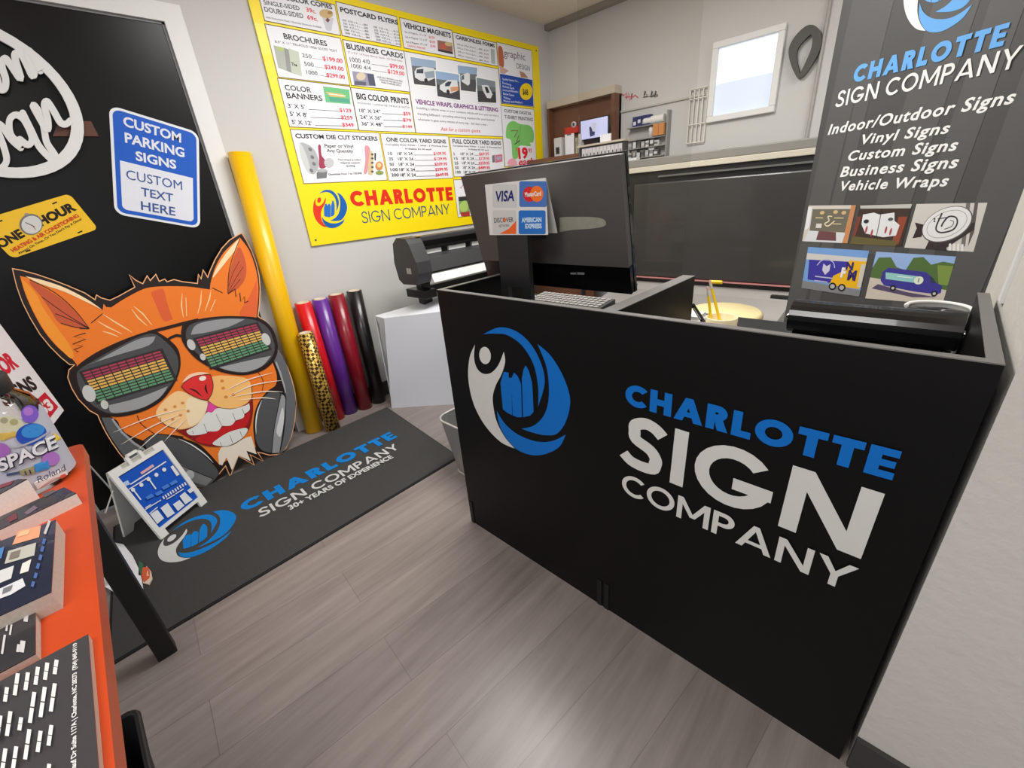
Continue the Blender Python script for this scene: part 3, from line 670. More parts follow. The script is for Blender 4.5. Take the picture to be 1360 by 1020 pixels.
PNL = {'copies': ((352, 27), (450, 46.3), (444.7, .7)), 'postcard': ((455, 47.8), (532, 61), (526.5, 22.5)), 'magnets': ((536.6, 62.5), (602.8, 76.5), (600.6, 41)), 'forms': ((605, 76.5), (660, 87.5), (659.4, 57.4)),
       'graphic': ((666, 136.8), (708.7, 142), (706.5, 67.6)), 'wraps': ((552.8, 176.5), (667.5, 181), (662.4, 92)), 'shirts': ((671, 222), (712, 219), (709.4, 145.6)), 'brochures': ((369.7, 102), (463, 112.5), (452.8, 51.5)),
       'cards': ((467, 112.5), (543.4, 122), (536.6, 68.4)), 'banners': ((385, 168), (475, 172), (464.7, 115.4)), 'prints': ((477, 172.8), (550, 175.7), (545, 125.7)), 'stickers': ((403.7, 243.4), (513, 239), (503.7, 177)),
       'yard': ((516.5, 240), (601, 236), (595.4, 181)), 'full': ((603.5, 235), (671, 231.5), (666.8, 185)), 'photo': ((608.5, 288), (655, 283), (650, 237))}
PART = {}
for k, (bl, br_, tr_) in PNL.items():
    A, B_, T = BP.hit(*bl), BP.hit(*br_), BP.hit(*tr_)
    x0, x1, z0, z1 = A.x, (B_.x + T.x) / 2, (A.z + B_.z) / 2, T.z
    if k == 'copies': z1 = zt - .05
    m_ = MB(); m_.box((x0 - .004, YW - .0124, z0 - .004), (x1 + .004, YW - .012, z1 + .004), LINE); m_.box((x0, YW - .0130, z0), (x1, YW - .0124, z1), PWH)
    PART[k] = m_.build('price_panel', pb)
W1, W2, W3, W4, W6 = (330, 0, 6.8), (530, 0, 6.8), (350, 100, 6.8), (530, 100, 6.8), (400, 150, 5.6667)
def pa(zm): return Art(BP, *zm, base=.0014)
def rows(a, rs, m=None):
    for body, A, B_, h, c in rs: a.text(body, A, B_, (A[0] - h * .12, A[1] - h), c)
GREY = ink(110, 108, 112)
a = pa(W1)
a.text('COLOR COPIES', (325, -2), (757, 84), (316, -46), INK_, .03); a.text('SINGLE-SIDED', (140, 40), (464, 94), (130, 0), INK_, .01); a.text('DOUBLE-SIDED', (148, 105), (497, 166), (138, 60), INK_, .01)
a.text('39c.', (524, 104), (612, 124), (516, 66), RED, .02); a.text('69c.', (532, 172), (628, 194), (524, 134), RED, .02); a.text('with Document Feed / Quantity Discounts Available', (157, 163), (660, 256), (154, 146), GREY); a.build('lettering', PART['copies'])
a = pa(W1); a.poly([(664, 150), (766, 165), (748, 280), (700, 275)], ink(206, 208, 216)); a.poly(ell(700, 125, 62, 40, .2), ink(208, 178, 130)); a.poly(ell(735, 115, 24, 16), ink(172, 130, 84)); a.poly([(712, 160), (735, 182), (716, 205), (694, 182)], ink(130, 70, 60)); a.build('picture', PART['copies'])
a = pa(W1); a.text('POSTCARD FLYERS', (830, 106), (1350, 224), (821, 62), INK_, .035)
for i in range(5):
    for x, nn, s3 in ((850 + i * 5, ('100', '250', '500', '1000', '2500')[i], '$85'), (1130 + i * 5, ('100', '250', '500', '1000', '2500')[i], '$125')):
        y = 190 + i * 27.5 + (x - 850) * .215
        a.text(nn + '  4.25 x 6..........' + s3, (x, y), (x + 225, y + 47), (x - 3, y - 17), INK_)
a.build('lettering', PART['postcard'])
a = pa(W1); a.text('BROCHURES', (322, 350), (711, 417), (314, 300), INK_, .02); a.text('8.5" X 11" TRI-FOLD 100# GLOSS TEXT', (240, 386), (800, 472), (236, 364), INK_)
for i, (n_, p_) in enumerate((('250', '$199.00'), ('500', '$249.00'), ('1000', '$299.00'))):
    x = 487 + i * 19; y = 516 + i * 76
    a.text(n_, (x, y), (x + (85 if i < 2 else 100), y + 13), (x - 6, y - 36), INK_); a.text('.........', (x + 92 + 18 * (i == 2), y + 14), (x + 182, y + 26), (x + 90, y - 20), INK_); a.text(p_, (672 + i * 17, y + 30 - i * 2), (852 + i * 10, y + 54 - i * 4), (666 + i * 17, y - 8 - i), RED, .02)
a.build('lettering', PART['brochures'])
a = pa(W1); a.poly([(225, 410), (320, 432), (345, 640), (268, 612)], ink(178, 184, 176)); a.poly([(320, 432), (365, 450), (392, 660), (345, 640)], ink(150, 152, 150)); a.poly([(360, 436), (452, 470), (485, 690), (388, 660)], ink(196, 204, 188)); a.poly([(235, 420), (318, 432), (322, 470), (262, 455)], ink(180, 196, 120)); a.text('The', (386, 590), (440, 602), (382, 562), INK_, .03); a.build('picture', PART['brochures'])
a = pa(W1); a.text('BUSINESS CARDS', (888, 438), (1398, 530), (878, 388), INK_, .025); a.text('2" x 3.5" 14 Point Glossy Stock - UV Both Sides', (898, 480), (1390, 560), (895, 462), ink(150, 90, 100))
a.text('1000 4/0', (918, 556), (1098, 580), (910, 515), INK_); a.text('1000 4/4', (930, 612), (1106, 636), (922, 574), INK_); a.text('$99.00', (1276, 608), (1405, 630), (1270, 572), RED, .02); a.text('$129.00', (1258, 660), (1408, 684), (1252, 624), RED, .02)
a.line([(1112, 580), (1262, 604)], 2.5, INK_); a.line([(1118, 636), (1246, 656)], 2.5, INK_)
for i, s3 in enumerate(('SAME DAY PRINTING AVAILABLE', 'QUANTITIES AND DISCOUNTS', 'RUSH CHARGES APPLY')): a.text(s3, (1160 + i * 20, 700 + i * 24), (1390 - i * 6, 742 + i * 20), (1158 + i * 20, 686 + i * 24), INK_)
a.build('lettering', PART['cards'])
a = pa(W1); a.poly([(935, 642), (1125, 668), (1150, 780), (955, 768)], ink(150, 150, 172)); a.poly(ell(1015, 690, 42, 36), ink(216, 200, 176)); a.poly([(1070, 665), (1130, 672), (1148, 776), (1090, 770)], ink(84, 86, 108)); a.poly([(960, 730), (1060, 742), (1060, 775), (955, 768)], ink(96, 96, 112)); a.build('picture', PART['cards'])
a = pa(W3); a.text('COLOR', (196, 132), (434, 156), (186, 84), INK_, .02); a.text('BANNERS', (212, 205), (534, 232), (204, 154), INK_, .02)
for i, (n_, p_) in enumerate((("3' X 5'", '$129'), ("5' X 8'", '$259'), ("5' X 12'", '$349'))):
    y = 293 + i * 73; x = 222 + i * 18
    a.text(n_, (x, y), (x + 155 + 24 * (i == 2), y + 12), (x - 6, y - 38), INK_, .01); a.line([(x + 182 + 24 * (i == 2), y + 14), (686 + i * 12, y + 32 - i * 7)], 4, INK_); a.text(p_, (687 + i * 12, y + 36 - i * 7), (796 + i * 10, y + 44 - i * 9), (682 + i * 12, y + 2 - i * 6), RED, .025)
a.build('lettering', PART['banners'])
a = pa(W3); a.poly([(535, 100), (772, 130), (786, 262), (562, 244)], ink(112, 190, 132)); a.poly([(560, 150), (720, 172), (735, 200), (600, 190)], ink(232, 186, 108)); a.poly([(590, 196), (770, 216), (776, 250), (600, 234)], ink(84, 164, 138)); a.line([(590, 168), (740, 188)], 9, CW); a.build('picture', PART['banners'])
a = pa(W3); a.text('BIG COLOR PRINTS', (842, 214), (1313, 260), (832, 160), INK_, .035); a.text('MOUNTED / LAMINATED 3/8 BLACK GATOR', (850, 258), (1320, 300), (847, 242), INK_)
for i, (n_, p_) in enumerate((('18" X 24"', '$59'), ('24" X 36"', '$79'), ('36" X 48"', '$149'))):
    y = 334 + i * 59; x = 866 + i * 10
    a.text(n_, (x, y), (x + 190, y + 10), (x - 5, y - 33), INK_, .01); a.line([(x + 202, y + 12), (1262 + i * 3, y + 22 - i * 3)], 4, INK_); a.text(p_, (1262 - i * 4, y + 25 - i * 3), (1328 + i * 7, y + 31 - i * 3), (1258 - i * 4, y - 5), RED, .025)
a.build('lettering', PART['prints'])
a = pa(W3); a.text('CUSTOM DIE CUT STICKERS', (290, 566), (1030, 590), (281, 526), INK_, .03); a.text('Paper or Vinyl', (553, 652), (812, 656), (547, 620), INK_, .015); a.text('Any Quantity', (573, 694), (810, 698), (567, 664), INK_, .015)
for s3, A, B_ in (('This unique product', (668, 770), (882, 770)), ('requires custom', (692, 797), (870, 797)), ('quoting.', (745, 824), (828, 824)), ('Quantities from 1 to 100,000', (585, 902), (888, 892))): a.text(s3, A, B_, (A[0] - 3, A[1] - 17), INK_, .01)
a.build('lettering', PART['stickers'])
a = pa(W3); SL = ink(176, 178, 180); SD = ink(118, 120, 124)
a.poly(smooth([(325, 620), (400, 625), (470, 690), (500, 800), (470, 880), (420, 885), (360, 790)], 4), SL); a.poly(smooth([(322, 625), (350, 640), (400, 760), (425, 885), (380, 850), (335, 730)], 4), ink(206, 208, 208))
for x, y in ((440, 740), (455, 800), (420, 670), (430, 860)): a.poly(ell(x, y, 20, 14, .8), SD)
a.poly(smooth([(492, 635), (515, 635), (522, 720), (556, 770), (562, 830), (505, 835), (500, 740)], 4), ink(164, 60, 88)); a.poly(ell(590, 790, 44, 44), ink(196, 196, 198)); a.poly([(478, 880), (520, 845), (575, 860), (568, 925), (480, 935)], SD); a.poly(ell(528, 862, 45, 16), SL)
a.poly(smooth([(912, 645), (945, 640), (962, 680), (950, 780), (930, 880), (905, 880), (918, 760)], 4), ink(216, 150, 158)); a.poly(smooth([(955, 700), (985, 705), (985, 880), (955, 895), (940, 860)], 4), ink(212, 190, 150)); a.poly([(1000, 700), (1014, 705), (1012, 770), (1000, 765)], ink(40, 36, 38))
for y in (715, 750, 790, 830, 870): a.poly(ell(980, y, 12, 10), ink(96, 84, 70))
a.poly(ell(1042, 818, 34, 40), ink(206, 140, 84)); a.poly(ell(1042, 812, 18, 22), CR); a.poly(ell(1046, 880, 36, 18), ink(140, 158, 84)); a.build('picture', PART['stickers'])
a = pa(W6); a.text('ONE COLOR YARD SIGNS', (641, 214), (1089, 229), (636, 184), INK_, .03); a.text('Coroplast 4mm White - 1 sided - 3 Working Days', (636, 243), (1099, 256), (634, 231), INK_, .015); a.text('H-Stakes $1.50 each', (782, 275), (980, 280), (780, 263), INK_, .015)
for i, (n_, p_) in enumerate((('10', '$109.95'), ('25', '$129.95'), ('50', '$209.95'), ('100', '$399.95'), ('200', '$649.95'))):
    y = 317 + i * 40; x = 654 + i * 6
    a.text(n_, (x, y), (x + 32 + (24 if i > 2 else 0), y), (x - 3, y - 22), INK_, .01); a.text('18" X 24', (724 + i * 5, y), (838 + i * 6, y), (721 + i * 5, y - 22), INK_, .01); a.line([(842 + i * 6, y), (994 + i * 4, y - i)], 2.5, INK_); a.text(p_, (996 + i * 4, y), (1090 + i * 4, y - 2 - i), (993 + i * 4, y - 22), RED, .02)
a.build('lettering', PART['yard'])
a = pa(W4); a.text('FULL COLOR YARD SIGNS', (483, 613), (921, 630), (479, 575), INK_, .03); a.text('Coroplast 4mm White - 1 sided - 5 Working Days', (484, 642), (925, 660), (482, 628), INK_, .015); a.text('H-Stakes $1.50 each', (625, 674), (810, 682), (623, 660), INK_, .015)
for i, (n_, p_) in enumerate((('5', '$69.95'), ('15', '$129.95'), ('25', '$259.95'), ('50', '$489.95'), ('100', '$899.95'))):
    y = 722 + i * 41; x = 490 + i * 5
    a.text(n_, (x, y), (x + (14, 34, 34, 34, 46)[i], y), (x - 3, y - 24), INK_, .01); a.text('18" X 24', (555 + i * 7, y), (668 + i * 5, y), (552 + i * 7, y - 24), INK_, .01); a.line([(674 + i * 4, y), (716, y)], 2.5, INK_); a.text(p_, (722 - 2 * i, y + 2), (812 + i * 2, y), (719 - 2 * i, y - 24), RED, .02)
a.build('lettering', PART['full'])
a = pa(W4); a.poly([(838, 726), (862, 718), (866, 785), (842, 790)], ink(120, 118, 126)); a.poly([(866, 720), (930, 712), (934, 778), (868, 792)], ink(206, 120, 142)); a.poly([(880, 735), (918, 730), (920, 760), (882, 768)], ink(176, 170, 196)); a.build('picture', PART['full'])
a = pa(W2); a.text('VEHICLE MAGNETS', (42, 246), (468, 342), (35, 200), INK_, .035)
for i in range(3): a.text('Set of Magnets  12" x 24"', (52 + i * 5, 296 + i * 45), (250 + i * 4, 332 + i * 42), (49 + i * 5, 278 + i * 45), INK_); a.text(('$129', '$169', '$199')[i], (270 + i * 6, 344 + i * 40), (322 + i * 3, 354 + i * 40), (268 + i * 6, 322 + i * 40), RED, .01)
a.text('DESIGN & FREE INST.', (76, 420), (245, 450), (73, 402), RED); a.build('lettering', PART['magnets'])
a = pa(W2); a.poly([(345, 362), (478, 388), (486, 492), (350, 462)], ink(150, 110, 96)); a.poly(ell(400, 420, 34, 22, .2), ink(196, 96, 84)); a.poly(ell(445, 400, 34, 18, .2), ink(206, 184, 130)); a.poly([(350, 445), (480, 470), (486, 492), (350, 462)], ink(64, 56, 60)); a.build('picture', PART['magnets'])
a = pa(W2); a.text('CARBONLESS FORMS', (513, 350), (864, 430), (508, 316), INK_, .035)
for i in range(4): a.text('500 pc 2 Part 8.5x11......$89....$129', (522 + i * 3, 406 + i * 33), (806, 468 + i * 33), (520 + i * 3, 390 + i * 33), INK_)
a.build('lettering', PART['forms'])
a = pa(W2); a.poly([(826, 440), (862, 448), (868, 580), (832, 570)], ink(176, 188, 190)); a.build('picture', PART['forms'])
a = pa(W2); a.poly([(908, 665), (1203, 722), (1214, 962), (926, 930)], ink(38, 76, 168)); a.poly(smooth([(893, 440), (910, 412, 1), (935, 450), (945, 600), (905, 600)], 4), ink(188, 104, 74)); a.poly([(905, 590), (990, 640), (950, 668), (912, 660)], ink(206, 172, 160)); a.poly([(1085, 640), (1130, 660), (1165, 705), (1100, 698)], ink(178, 132, 112)); a.poly(ell(1146, 828, 58, 76), ink(246, 214, 20)); a.build('picture', PART['graphic'])
a = pa(W2); PU = ink(120, 78, 112)
a.text('graphic', (945, 508), (1140, 548), (940, 440), PU, 0, 0); a.text('DESIGN', (1062, 618), (1180, 642), (1058, 570), ink(96, 92, 100))
for i, s3 in enumerate(('Quality Design For...', 'Brochures', 'Business Cards', 'Logos and Branding', 'Banner Design', 'Websites', 'Menus and Mailers')): a.text(s3, (930 + i * 2, 722 + i * 33), (930 + (150, 80, 105, 140, 100, 65, 170)[i] + i * 2, 744 + i * 32), (928 + i * 2, 702 + i * 33), ink(206, 214, 236), .02)
a.text('$68', (1115, 852), (1165, 858), (1112, 802), INK_, .03); a.build('lettering', PART['graphic'])
def pic(a, q, sky, ground, veh):
    L = lambda u, v: tuple((q[0][i] * (1 - u) + q[1][i] * u) * (1 - v) + (q[3][i] * (1 - u) + q[2][i] * u) * v for i in (0, 1))
    a.poly([L(-.04, -.04), L(1.04, -.04), L(1.04, 1.04), L(-.04, 1.04)], ink(246, 246, 246)); a.poly(q, ink(*sky)); a.poly([L(0, .5), L(1, .45), L(1, 1), L(0, 1)], ink(*ground)); a.poly([L(0, .32), L(1, .28), L(1, .5), L(0, .54)], ink(108, 116, 118))
    a.poly([L(*p) for p in veh], ink(222, 224, 226))
    return L
a = pa(W2)
L = pic(a, [(100, 515), (330, 550), (335, 780), (135, 760)], (156, 178, 204), (78, 76, 80), [(.08, .55), (.2, .38), (.5, .3), (.92, .3), (.95, .68), (.6, .85), (.3, .85), (.08, .75)]); a.poly([L(.2, .44), L(.48, .38), L(.46, .56), L(.16, .58)], ink(70, 78, 92)); a.poly([L(*p) for p in ell(.55, .82, .08, .09)], INK_); a.poly([L(.5, .5), L(.92, .4), L(.94, .66), L(.56, .74)], ink(150, 162, 178))
L = pic(a, [(525, 590), (705, 612), (690, 832), (550, 815)], (150, 174, 204), (84, 82, 86), [(.12, .4), (.5, .25), (.62, .3), (.62, .7), (.5, .78), (.14, .64)]); a.poly([L(.15, .42), L(.3, .36), L(.3, .54), L(.15, .58)], ink(96, 104, 116))
L = pic(a, [(325, 640), (540, 675), (550, 905), (345, 870)], (150, 178, 212), (72, 72, 76), [(.14, .55), (.36, .4), (.5, .28), (.9, .24), (.95, .62), (.6, .8), (.3, .8), (.12, .7)]); a.poly([L(.38, .44), L(.52, .34), L(.66, .33), L(.56, .52), L(.36, .56)], ink(60, 70, 84)); a.poly([L(.6, .55), L(.94, .48), L(.95, .62), L(.6, .74)], ink(214, 150, 108)); a.poly([L(*p) for p in ell(.48, .76, .07, .1)], INK_)
L = pic(a, [(695, 702), (865, 735), (875, 930), (710, 922)], (130, 142, 150), (66, 66, 68), [(.25, .28), (.6, .24), (.82, .62), (.7, .82), (.5, .8), (.3, .5)]); a.poly([L(.4, .34), L(.56, .32), L(.66, .56), L(.5, .6)], INK_)
a.build('picture', PART['wraps'])
a = pa(W4); a.text('VEHICLE WRAPS, GRAPHICS & LETTERING', (150, 257), (894, 330), (143, 216), ink(128, 56, 132), .035)
a.text('Installing a vehicle wrap on your company vehicle will turn your car into a', (158, 303), (896, 374), (154, 282), INK_); a.text('traveling billboard - providing advertising exposure for your business', (166, 357), (862, 414), (162, 335), INK_); a.text('wherever it goes every minute of every day - 365 days a year...', (172, 407), (802, 456), (168, 386), INK_)
a.text('Ask for a custom quote.', (374, 500), (738, 517), (370, 466), ink(216, 66, 84), .005, .25); a.build('lettering', PART['wraps'])
a = pa(W4); GT = ink(136, 134, 140)
a.text('CUSTOM DIGITAL', (946, 332), (1197, 360), (943, 304), GT, .04); a.text('T-SHIRT PRINTING', (950, 388), (1207, 414), (947, 358), GT, .04); a.text('$', (1052, 682), (1068, 682), (1049, 652), ink(214, 60, 66)); a.text('19', (1078, 750), (1165, 744), (1072, 658), ink(222, 40, 48), .05); a.text('95', (1168, 698), (1200, 696), (1165, 662), ink(222, 60, 66), .02); a.text('each', (1080, 812), (1216, 800), (1078, 752), ink(222, 40, 60), .02, .35); a.build('lettering', PART['shirts'])
a = pa(W4); GS = ink(128, 200, 108)
a.poly(smooth([(975, 450), (1030, 412), (1090, 440), (1180, 455), (1215, 520), (1212, 600), (1180, 610), (1185, 640), (1080, 640), (1075, 740), (1025, 745), (1010, 590), (965, 560)], 4), GS)
a.line([(1095, 450), (1090, 540), (1080, 640)], 4, ink(92, 164, 84)); a.line([(1010, 500), (1070, 500), (1040, 560), (1080, 545), (1060, 600), (1090, 590)], 9, ink(120, 84, 74)); a.line([(1040, 625), (1090, 590)], 7, INK_); a.poly(smooth([(985, 770), (1030, 750), (1065, 790), (1050, 815), (985, 815)], 4), ink(240, 170, 184)); a.build('picture', PART['shirts'])
a = pa((380, 230, 5.23)); a.poly([(1195, 165), (1255, 160), (1275, 270), (1205, 285)], ink(130, 160, 90)); a.poly([(1195, 165), (1250, 160), (1258, 190), (1200, 195)], INK_); a.poly([(1210, 275), (1275, 265), (1275, 300), (1215, 300)], ink(176, 60, 50)); a.poly(smooth([(1205, 220), (1240, 190), (1262, 220), (1255, 260), (1215, 265)], 4), ink(176, 204, 110)); a.line([(1205, 95), (1215, 105), (1226, 82)], 4, ink(190, 80, 80)); a.build('picture', PART['photo'])
a = pa(W6); a.lay = .0006; a.logo('CHARLOTTE', .27, (381, 706), (1142, 655), (360, 588), ink(222, 44, 26), .12); a.build('red_lettering', pb)
a = pa(W6); a.lay = .0006; a.logo('SIGN COMPANY', .1, (462, 831), (1120, 757), (447, 744), ink(32, 76, 126), .14); a.build('blue_lettering', pb)
a = pa(W6); a.lay = .0006; amp = affine([(190, 470), (271, 408), (683, 640), (414, 858), (345, 272), (458, 455), (540, 888)], [(80, 690), (127, 661), (337, 718), (212, 862), (190, 582), (238, 657), (255, 862)])
emblem(a, (ink(226, 56, 32), ink(22, 96, 176), ink(34, 112, 200)), amp); a.build('emblem', pb)

# ================================================================== rolls of vinyl leaning on the back wall
CORE = mat('cardboard_core', (214, 198, 176), .8); HOLE = mat('core_inside', (120, 100, 80), .9)
def gold_mat():
    m = bpy.data.materials.new('gold_pattern'); m.use_nodes = True; nt = m.node_tree; b = nt.nodes['Principled BSDF']
    tc = nt.nodes.new('ShaderNodeTexCoord'); wv = nt.nodes.new('ShaderNodeTexChecker'); mp = nt.nodes.new('ShaderNodeMapping')
    mp.inputs['Rotation'].default_value = (.3, .6, .785); nt.links.new(tc.outputs['Object'], mp.inputs['Vector']); nt.links.new(mp.outputs[0], wv.inputs['Vector'])
    wv.inputs['Scale'].default_value = 60; wv.inputs['Color1'].default_value = (lin(222), lin(180), lin(84), 1); wv.inputs['Color2'].default_value = (lin(70), lin(48), lin(16), 1)
    nt.links.new(wv.outputs['Color'], b.inputs['Base Color']); b.inputs['Roughness'].default_value = .3; b.inputs['Metallic'].default_value = .5
    return m
def roll(label, bot, top, r, m, wall=YW):
    """bot: pixel of the floor end's centre; top: pixel of the upper end's centre"""
    b_ = at(*bot, 2, .0); t_ = at(*top, 1, wall - r - .012); d = (t_ - b_).normalized()
    b_ = b_ + Vector((0, 0, r * math.sqrt(max(0, 1 - d.z ** 2)) + .0005)); d = (t_ - b_).normalized(); L = (t_ - b_).length
    o = thing('vinyl_roll', label, 'roll', tuple(b_), 'vinyl rolls leaning on the back wall')
    x = MB(m); x.lathe(b_, [(r * .72, .0), (r, .0), (r, L), (r * .74, L)], m, 40, d); x.build('vinyl', o)
    x = MB(CORE); x.lathe(b_, [(r * .72, L * .002), (r * .74, L + .003), (r * .62, L + .003), (r * .62, .0)], CORE, 40, d)
    x.tube(b_ + d * (L * .5), b_ + d * (L * .5 + .002), r * .62, None, HOLE); x.build('cardboard_core', o)
VG = dict(rough=.3, coat=.15, var=.02)
roll('tall yellow vinyl roll leaning beside the white door frame', (418, 571), (318, 203), .052, mat('vinyl_yellow', (246, 190, 2), .35, var=.02, coat=.1))
roll('bright red vinyl roll between the tall yellow and the purple roll', (449, 555), (402, 402), .045, mat('vinyl_red', (212, 12, 26), **VG))
roll('purple vinyl roll between the red and the dark red roll', (466, 547), (424.5, 397), .045, mat('vinyl_purple', (98, 40, 146), **VG))
roll('dark red vinyl roll beside the black roll', (485.5, 541), (446, 391), .046, mat('vinyl_darkred', (136, 10, 32), **VG))
roll('glossy black vinyl roll at the end of the row of rolls', (503.5, 533), (470, 386), .046, mat('vinyl_black', (16, 14, 16), **VG))
roll('short roll with a black and gold zigzag pattern in front of the red roll', (443, 570), (405, 442), .043, gold_mat(), 2.53)

# ================================================================== vinyl cutter on its stand
PLA = mat('plotter_plastic', (52, 52, 54), .45, bump=.05, bscale=500); PLB = mat('plotter_black', (14, 14, 15), .3); PAP = mat('paper_white', (226, 226, 224), .7, var=.015)
vc = thing('vinyl_cutter', 'black vinyl cutting plotter on a stand in front of the back wall', 'plotter', (2.0, 2.25, 0))
yF = 2.14; x0, x1 = 1.435, 2.66
prof = [(yF + .02, .80), (yF - .015, .86), (yF - .01, .93), (yF + .035, 1.03), (yF + .06, 1.06), (yF + .15, 1.065), (yF + .20, 1.03), (yF + .22, .92), (yF + .20, .82), (yF + .16, .795)]
for xa in (x0, x1 - .10):
    m_ = MB(PLA); m_.slab([(xa, y, z) for y, z in prof], (.10, 0, 0)); m_.build('end_cap', vc, .008)
m_ = MB(PLA); m_.box((x0 + .1, yF + .06, 1.03), (x1 - .1, yF + .15, 1.06)); m_.build('top_beam', vc, .006)
m_ = MB(PLB); m_.box((x0 + .1, yF + .10, .80), (x1 - .1, yF + .20, 1.03)); m_.box((x0 + .1, yF + .07, .985), (x1 - .1, yF + .1, 1.0)); m_.build('carriage_bay', vc)
m_ = MB(PAP)
for a0, b0 in ((1.50, 1.53), (1.57, 1.70), (1.76, 1.9), (1.96, 2.1), (2.16, 2.3)): m_.box((a0, yF + .085, .955), (b0, yF + .1, .98))
m_.build('pinch_strip', vc)
m_ = MB(PLA); m_.hexa([(x0 + .1, yF - .005, .86), (x1 - .1, yF - .005, .86), (x1 - .1, yF + .1, .85), (x0 + .1, yF + .1, .85)], [(x0 + .1, yF + .03, .94), (x1 - .1, yF + .03, .94), (x1 - .1, yF + .1, .955), (x0 + .1, yF + .1, .955)]); m_.build('front_cover', vc, .004)
m_ = MB(PAP); m_.hexa([(x0 + .1, yF - .02, .80), (x1 - .1, yF - .02, .80), (x1 - .1, yF + .0, .80), (x0 + .1, yF + .0, .80)], [(x0 + .1, yF, .845), (x1 - .1, yF, .845), (x1 - .1, yF + .02, .85), (x0 + .1, yF + .02, .85)]); m_.build('paper_sheet', vc)
for xx in (x0 + .12, x1 - .2):
    m_ = MB(PLB); m_.box((xx, yF + .15, .06), (xx + .07, yF + .21, .80)); m_.box((xx, yF + .12, .02), (xx + .07, yF + .38, .06)); m_.build('leg', vc, .004)
m_ = MB(PLB); m_.box((x0 + .06, yF + .04, .70), (x0 + .15, yF + .24, .75)); m_.box((x0 + .15, yF + .16, .70), (x1 - .1, yF + .2, .75)); m_.build('crossbar', vc, .003)
m_ = MB(mat('grey_label', (170, 170, 168), .5)); m_.box((x0 - .0008, yF + .055, .862), (x0, yF + .10, .895)); m_.build('rating_label', vc)
m_ = MB(mat('orange_label', (226, 168, 70), .5)); m_.box((x0 + .075, yF + .05, 1.0655), (x0 + .11, yF + .075, 1.067)); m_.build('warning_label', vc)

# ================================================================== blank folded board behind the desk
wf = thing('folded_board', 'blank white folded board standing on the floor between rolls and desk', 'board', (1.4, 2.25, 0))
pA, pB = at(520, 542, 2, 0), at(601, 537, 2, 0); dd = (pB - pA).normalized(); bk = Vector((-dd.y, dd.x, 0)); bk = bk if bk.y > 0 else -bk
WB = mat('corrugated_white', (216, 220, 228), .6, var=.01)
pB2 = pA + dd * .48
FB = Plane(pA + bk * .012, bk); tA, tB = FB.hit(510, 423), FB.hit(603, 412)
tB = tA + (tB - tA) * (.48 / (tB - tA).length)
m_ = MB(WB); m_.slab([pA, pB2, tB, tA], bk * .005); m_.build('front_sheet', wf)
rR = at(592, 392.5, 2, tA.z + .055); rL = at(497.5, 419.5, 2, tA.z + .012); 
m_ = MB(WB); m_.add([tA + Vector((0, 0, .001)), tB + Vector((0, 0, .001)), rR, rL, tA - Vector((0, 0, .003)), tB - Vector((0, 0, .003)), rR - Vector((0, 0, .004)), rL - Vector((0, 0, .004))], [(0, 1, 2, 3), (7, 6, 5, 4), (0, 4, 5, 1), (1, 5, 6, 2), (2, 6, 7, 3), (3, 7, 4, 0)]); m_.build('top_flap', wf)
m_ = MB(WB); m_.slab([rL - Vector((0, 0, .005)), rL + bk * .03 - Vector((0, 0, .06)), pA + bk * .06 + Vector((0, 0, .0)), pA + bk * .022], dd * .004); m_.build('side_sheet', wf)

# ================================================================== waste baskets
SILV = mat('mesh_silver', (176, 176, 174), .4, metal=.6); RIM = mat('bright_wire', (206, 206, 204), .3, metal=.5)
wb = thing('waste_basket', 'silver wire mesh waste basket half hidden behind the reception desk', 'waste basket', (1.13, 1.50, 0))
def rr3(cx, cy, hx, hy, r, z, n=5):
    return [Vector((cx - hx + x, cy - hy + y, z)) for x, y in rrect(2 * hx, 2 * hy, r, n)]
cx, cy = 1.135, 1.39
lo, hi = rr3(cx, cy, .10, .11, .05, .01), rr3(cx, cy, .135, .15, .06, .30); n = len(lo)
m_ = MB(SILV); m_.add(lo + hi, [(i, (i + 1) % n, n + (i + 1) % n, n + i) for i in range(n)]); m_.add(lo, [tuple(reversed(range(n)))])
li, hi_ = rr3(cx, cy, .096, .106, .05, .014), rr3(cx, cy, .131, .146, .06, .30); m_.add(li + hi_, [(i, n + i, n + (i + 1) % n, (i + 1) % n) for i in range(n)])
m_.build('mesh_wall', wb)
m_ = MB(RIM); m_.pipe(hi + hi[:1], .0055); m_.build('rim', wb)
m_ = MB(RIM); m_.pipe([p - Vector((0, 0, .004)) for p in lo + lo[:1]], .005); m_.build('base_ring', wb)
kb = thing('waste_bin', 'black tapered bin on the floor beside the orange table', 'waste bin', (-.29, .98, 0))
m_ = MB(mat('bin_black', (30, 30, 31), .5, var=.1))
cx, cy = -.33, .87
lo, hi = rr3(cx, cy, .085, .10, .02, 0), rr3(cx, cy, .13, .14, .02, .31); n = len(lo)
m_.add(lo + hi, [(i, (i + 1) % n, n + (i + 1) % n, n + i) for i in range(n)], None); m_.add(lo, [tuple(reversed(range(n)))])
li, hi_ = rr3(cx, cy, .08, .095, .02, .01), rr3(cx, cy, .126, .136, .02, .31); m_.add(li + hi_ , [(i, n + i, n + (i + 1) % n, (i + 1) % n) for i in range(n)]); m_.add(li, [tuple(range(n))]); m_.build('bin_body', kb)
m_ = MB(mat('bin_black', (30, 30, 31), .5)); m_.pipe(hi + hi[:1], .006); m_.build('bin_rim', kb)

# ================================================================== small folding sign on the mat
fr_, fl_ = at(275.5, 666.5, 2, .0115), at(215, 716.5, 2, .0115)
bx = (fr_ - fl_).normalized(); W_ = (fr_ - fl_).length; bk = Vector((-bx.y, bx.x, 0))
if bk.y < 0: bk = -bk
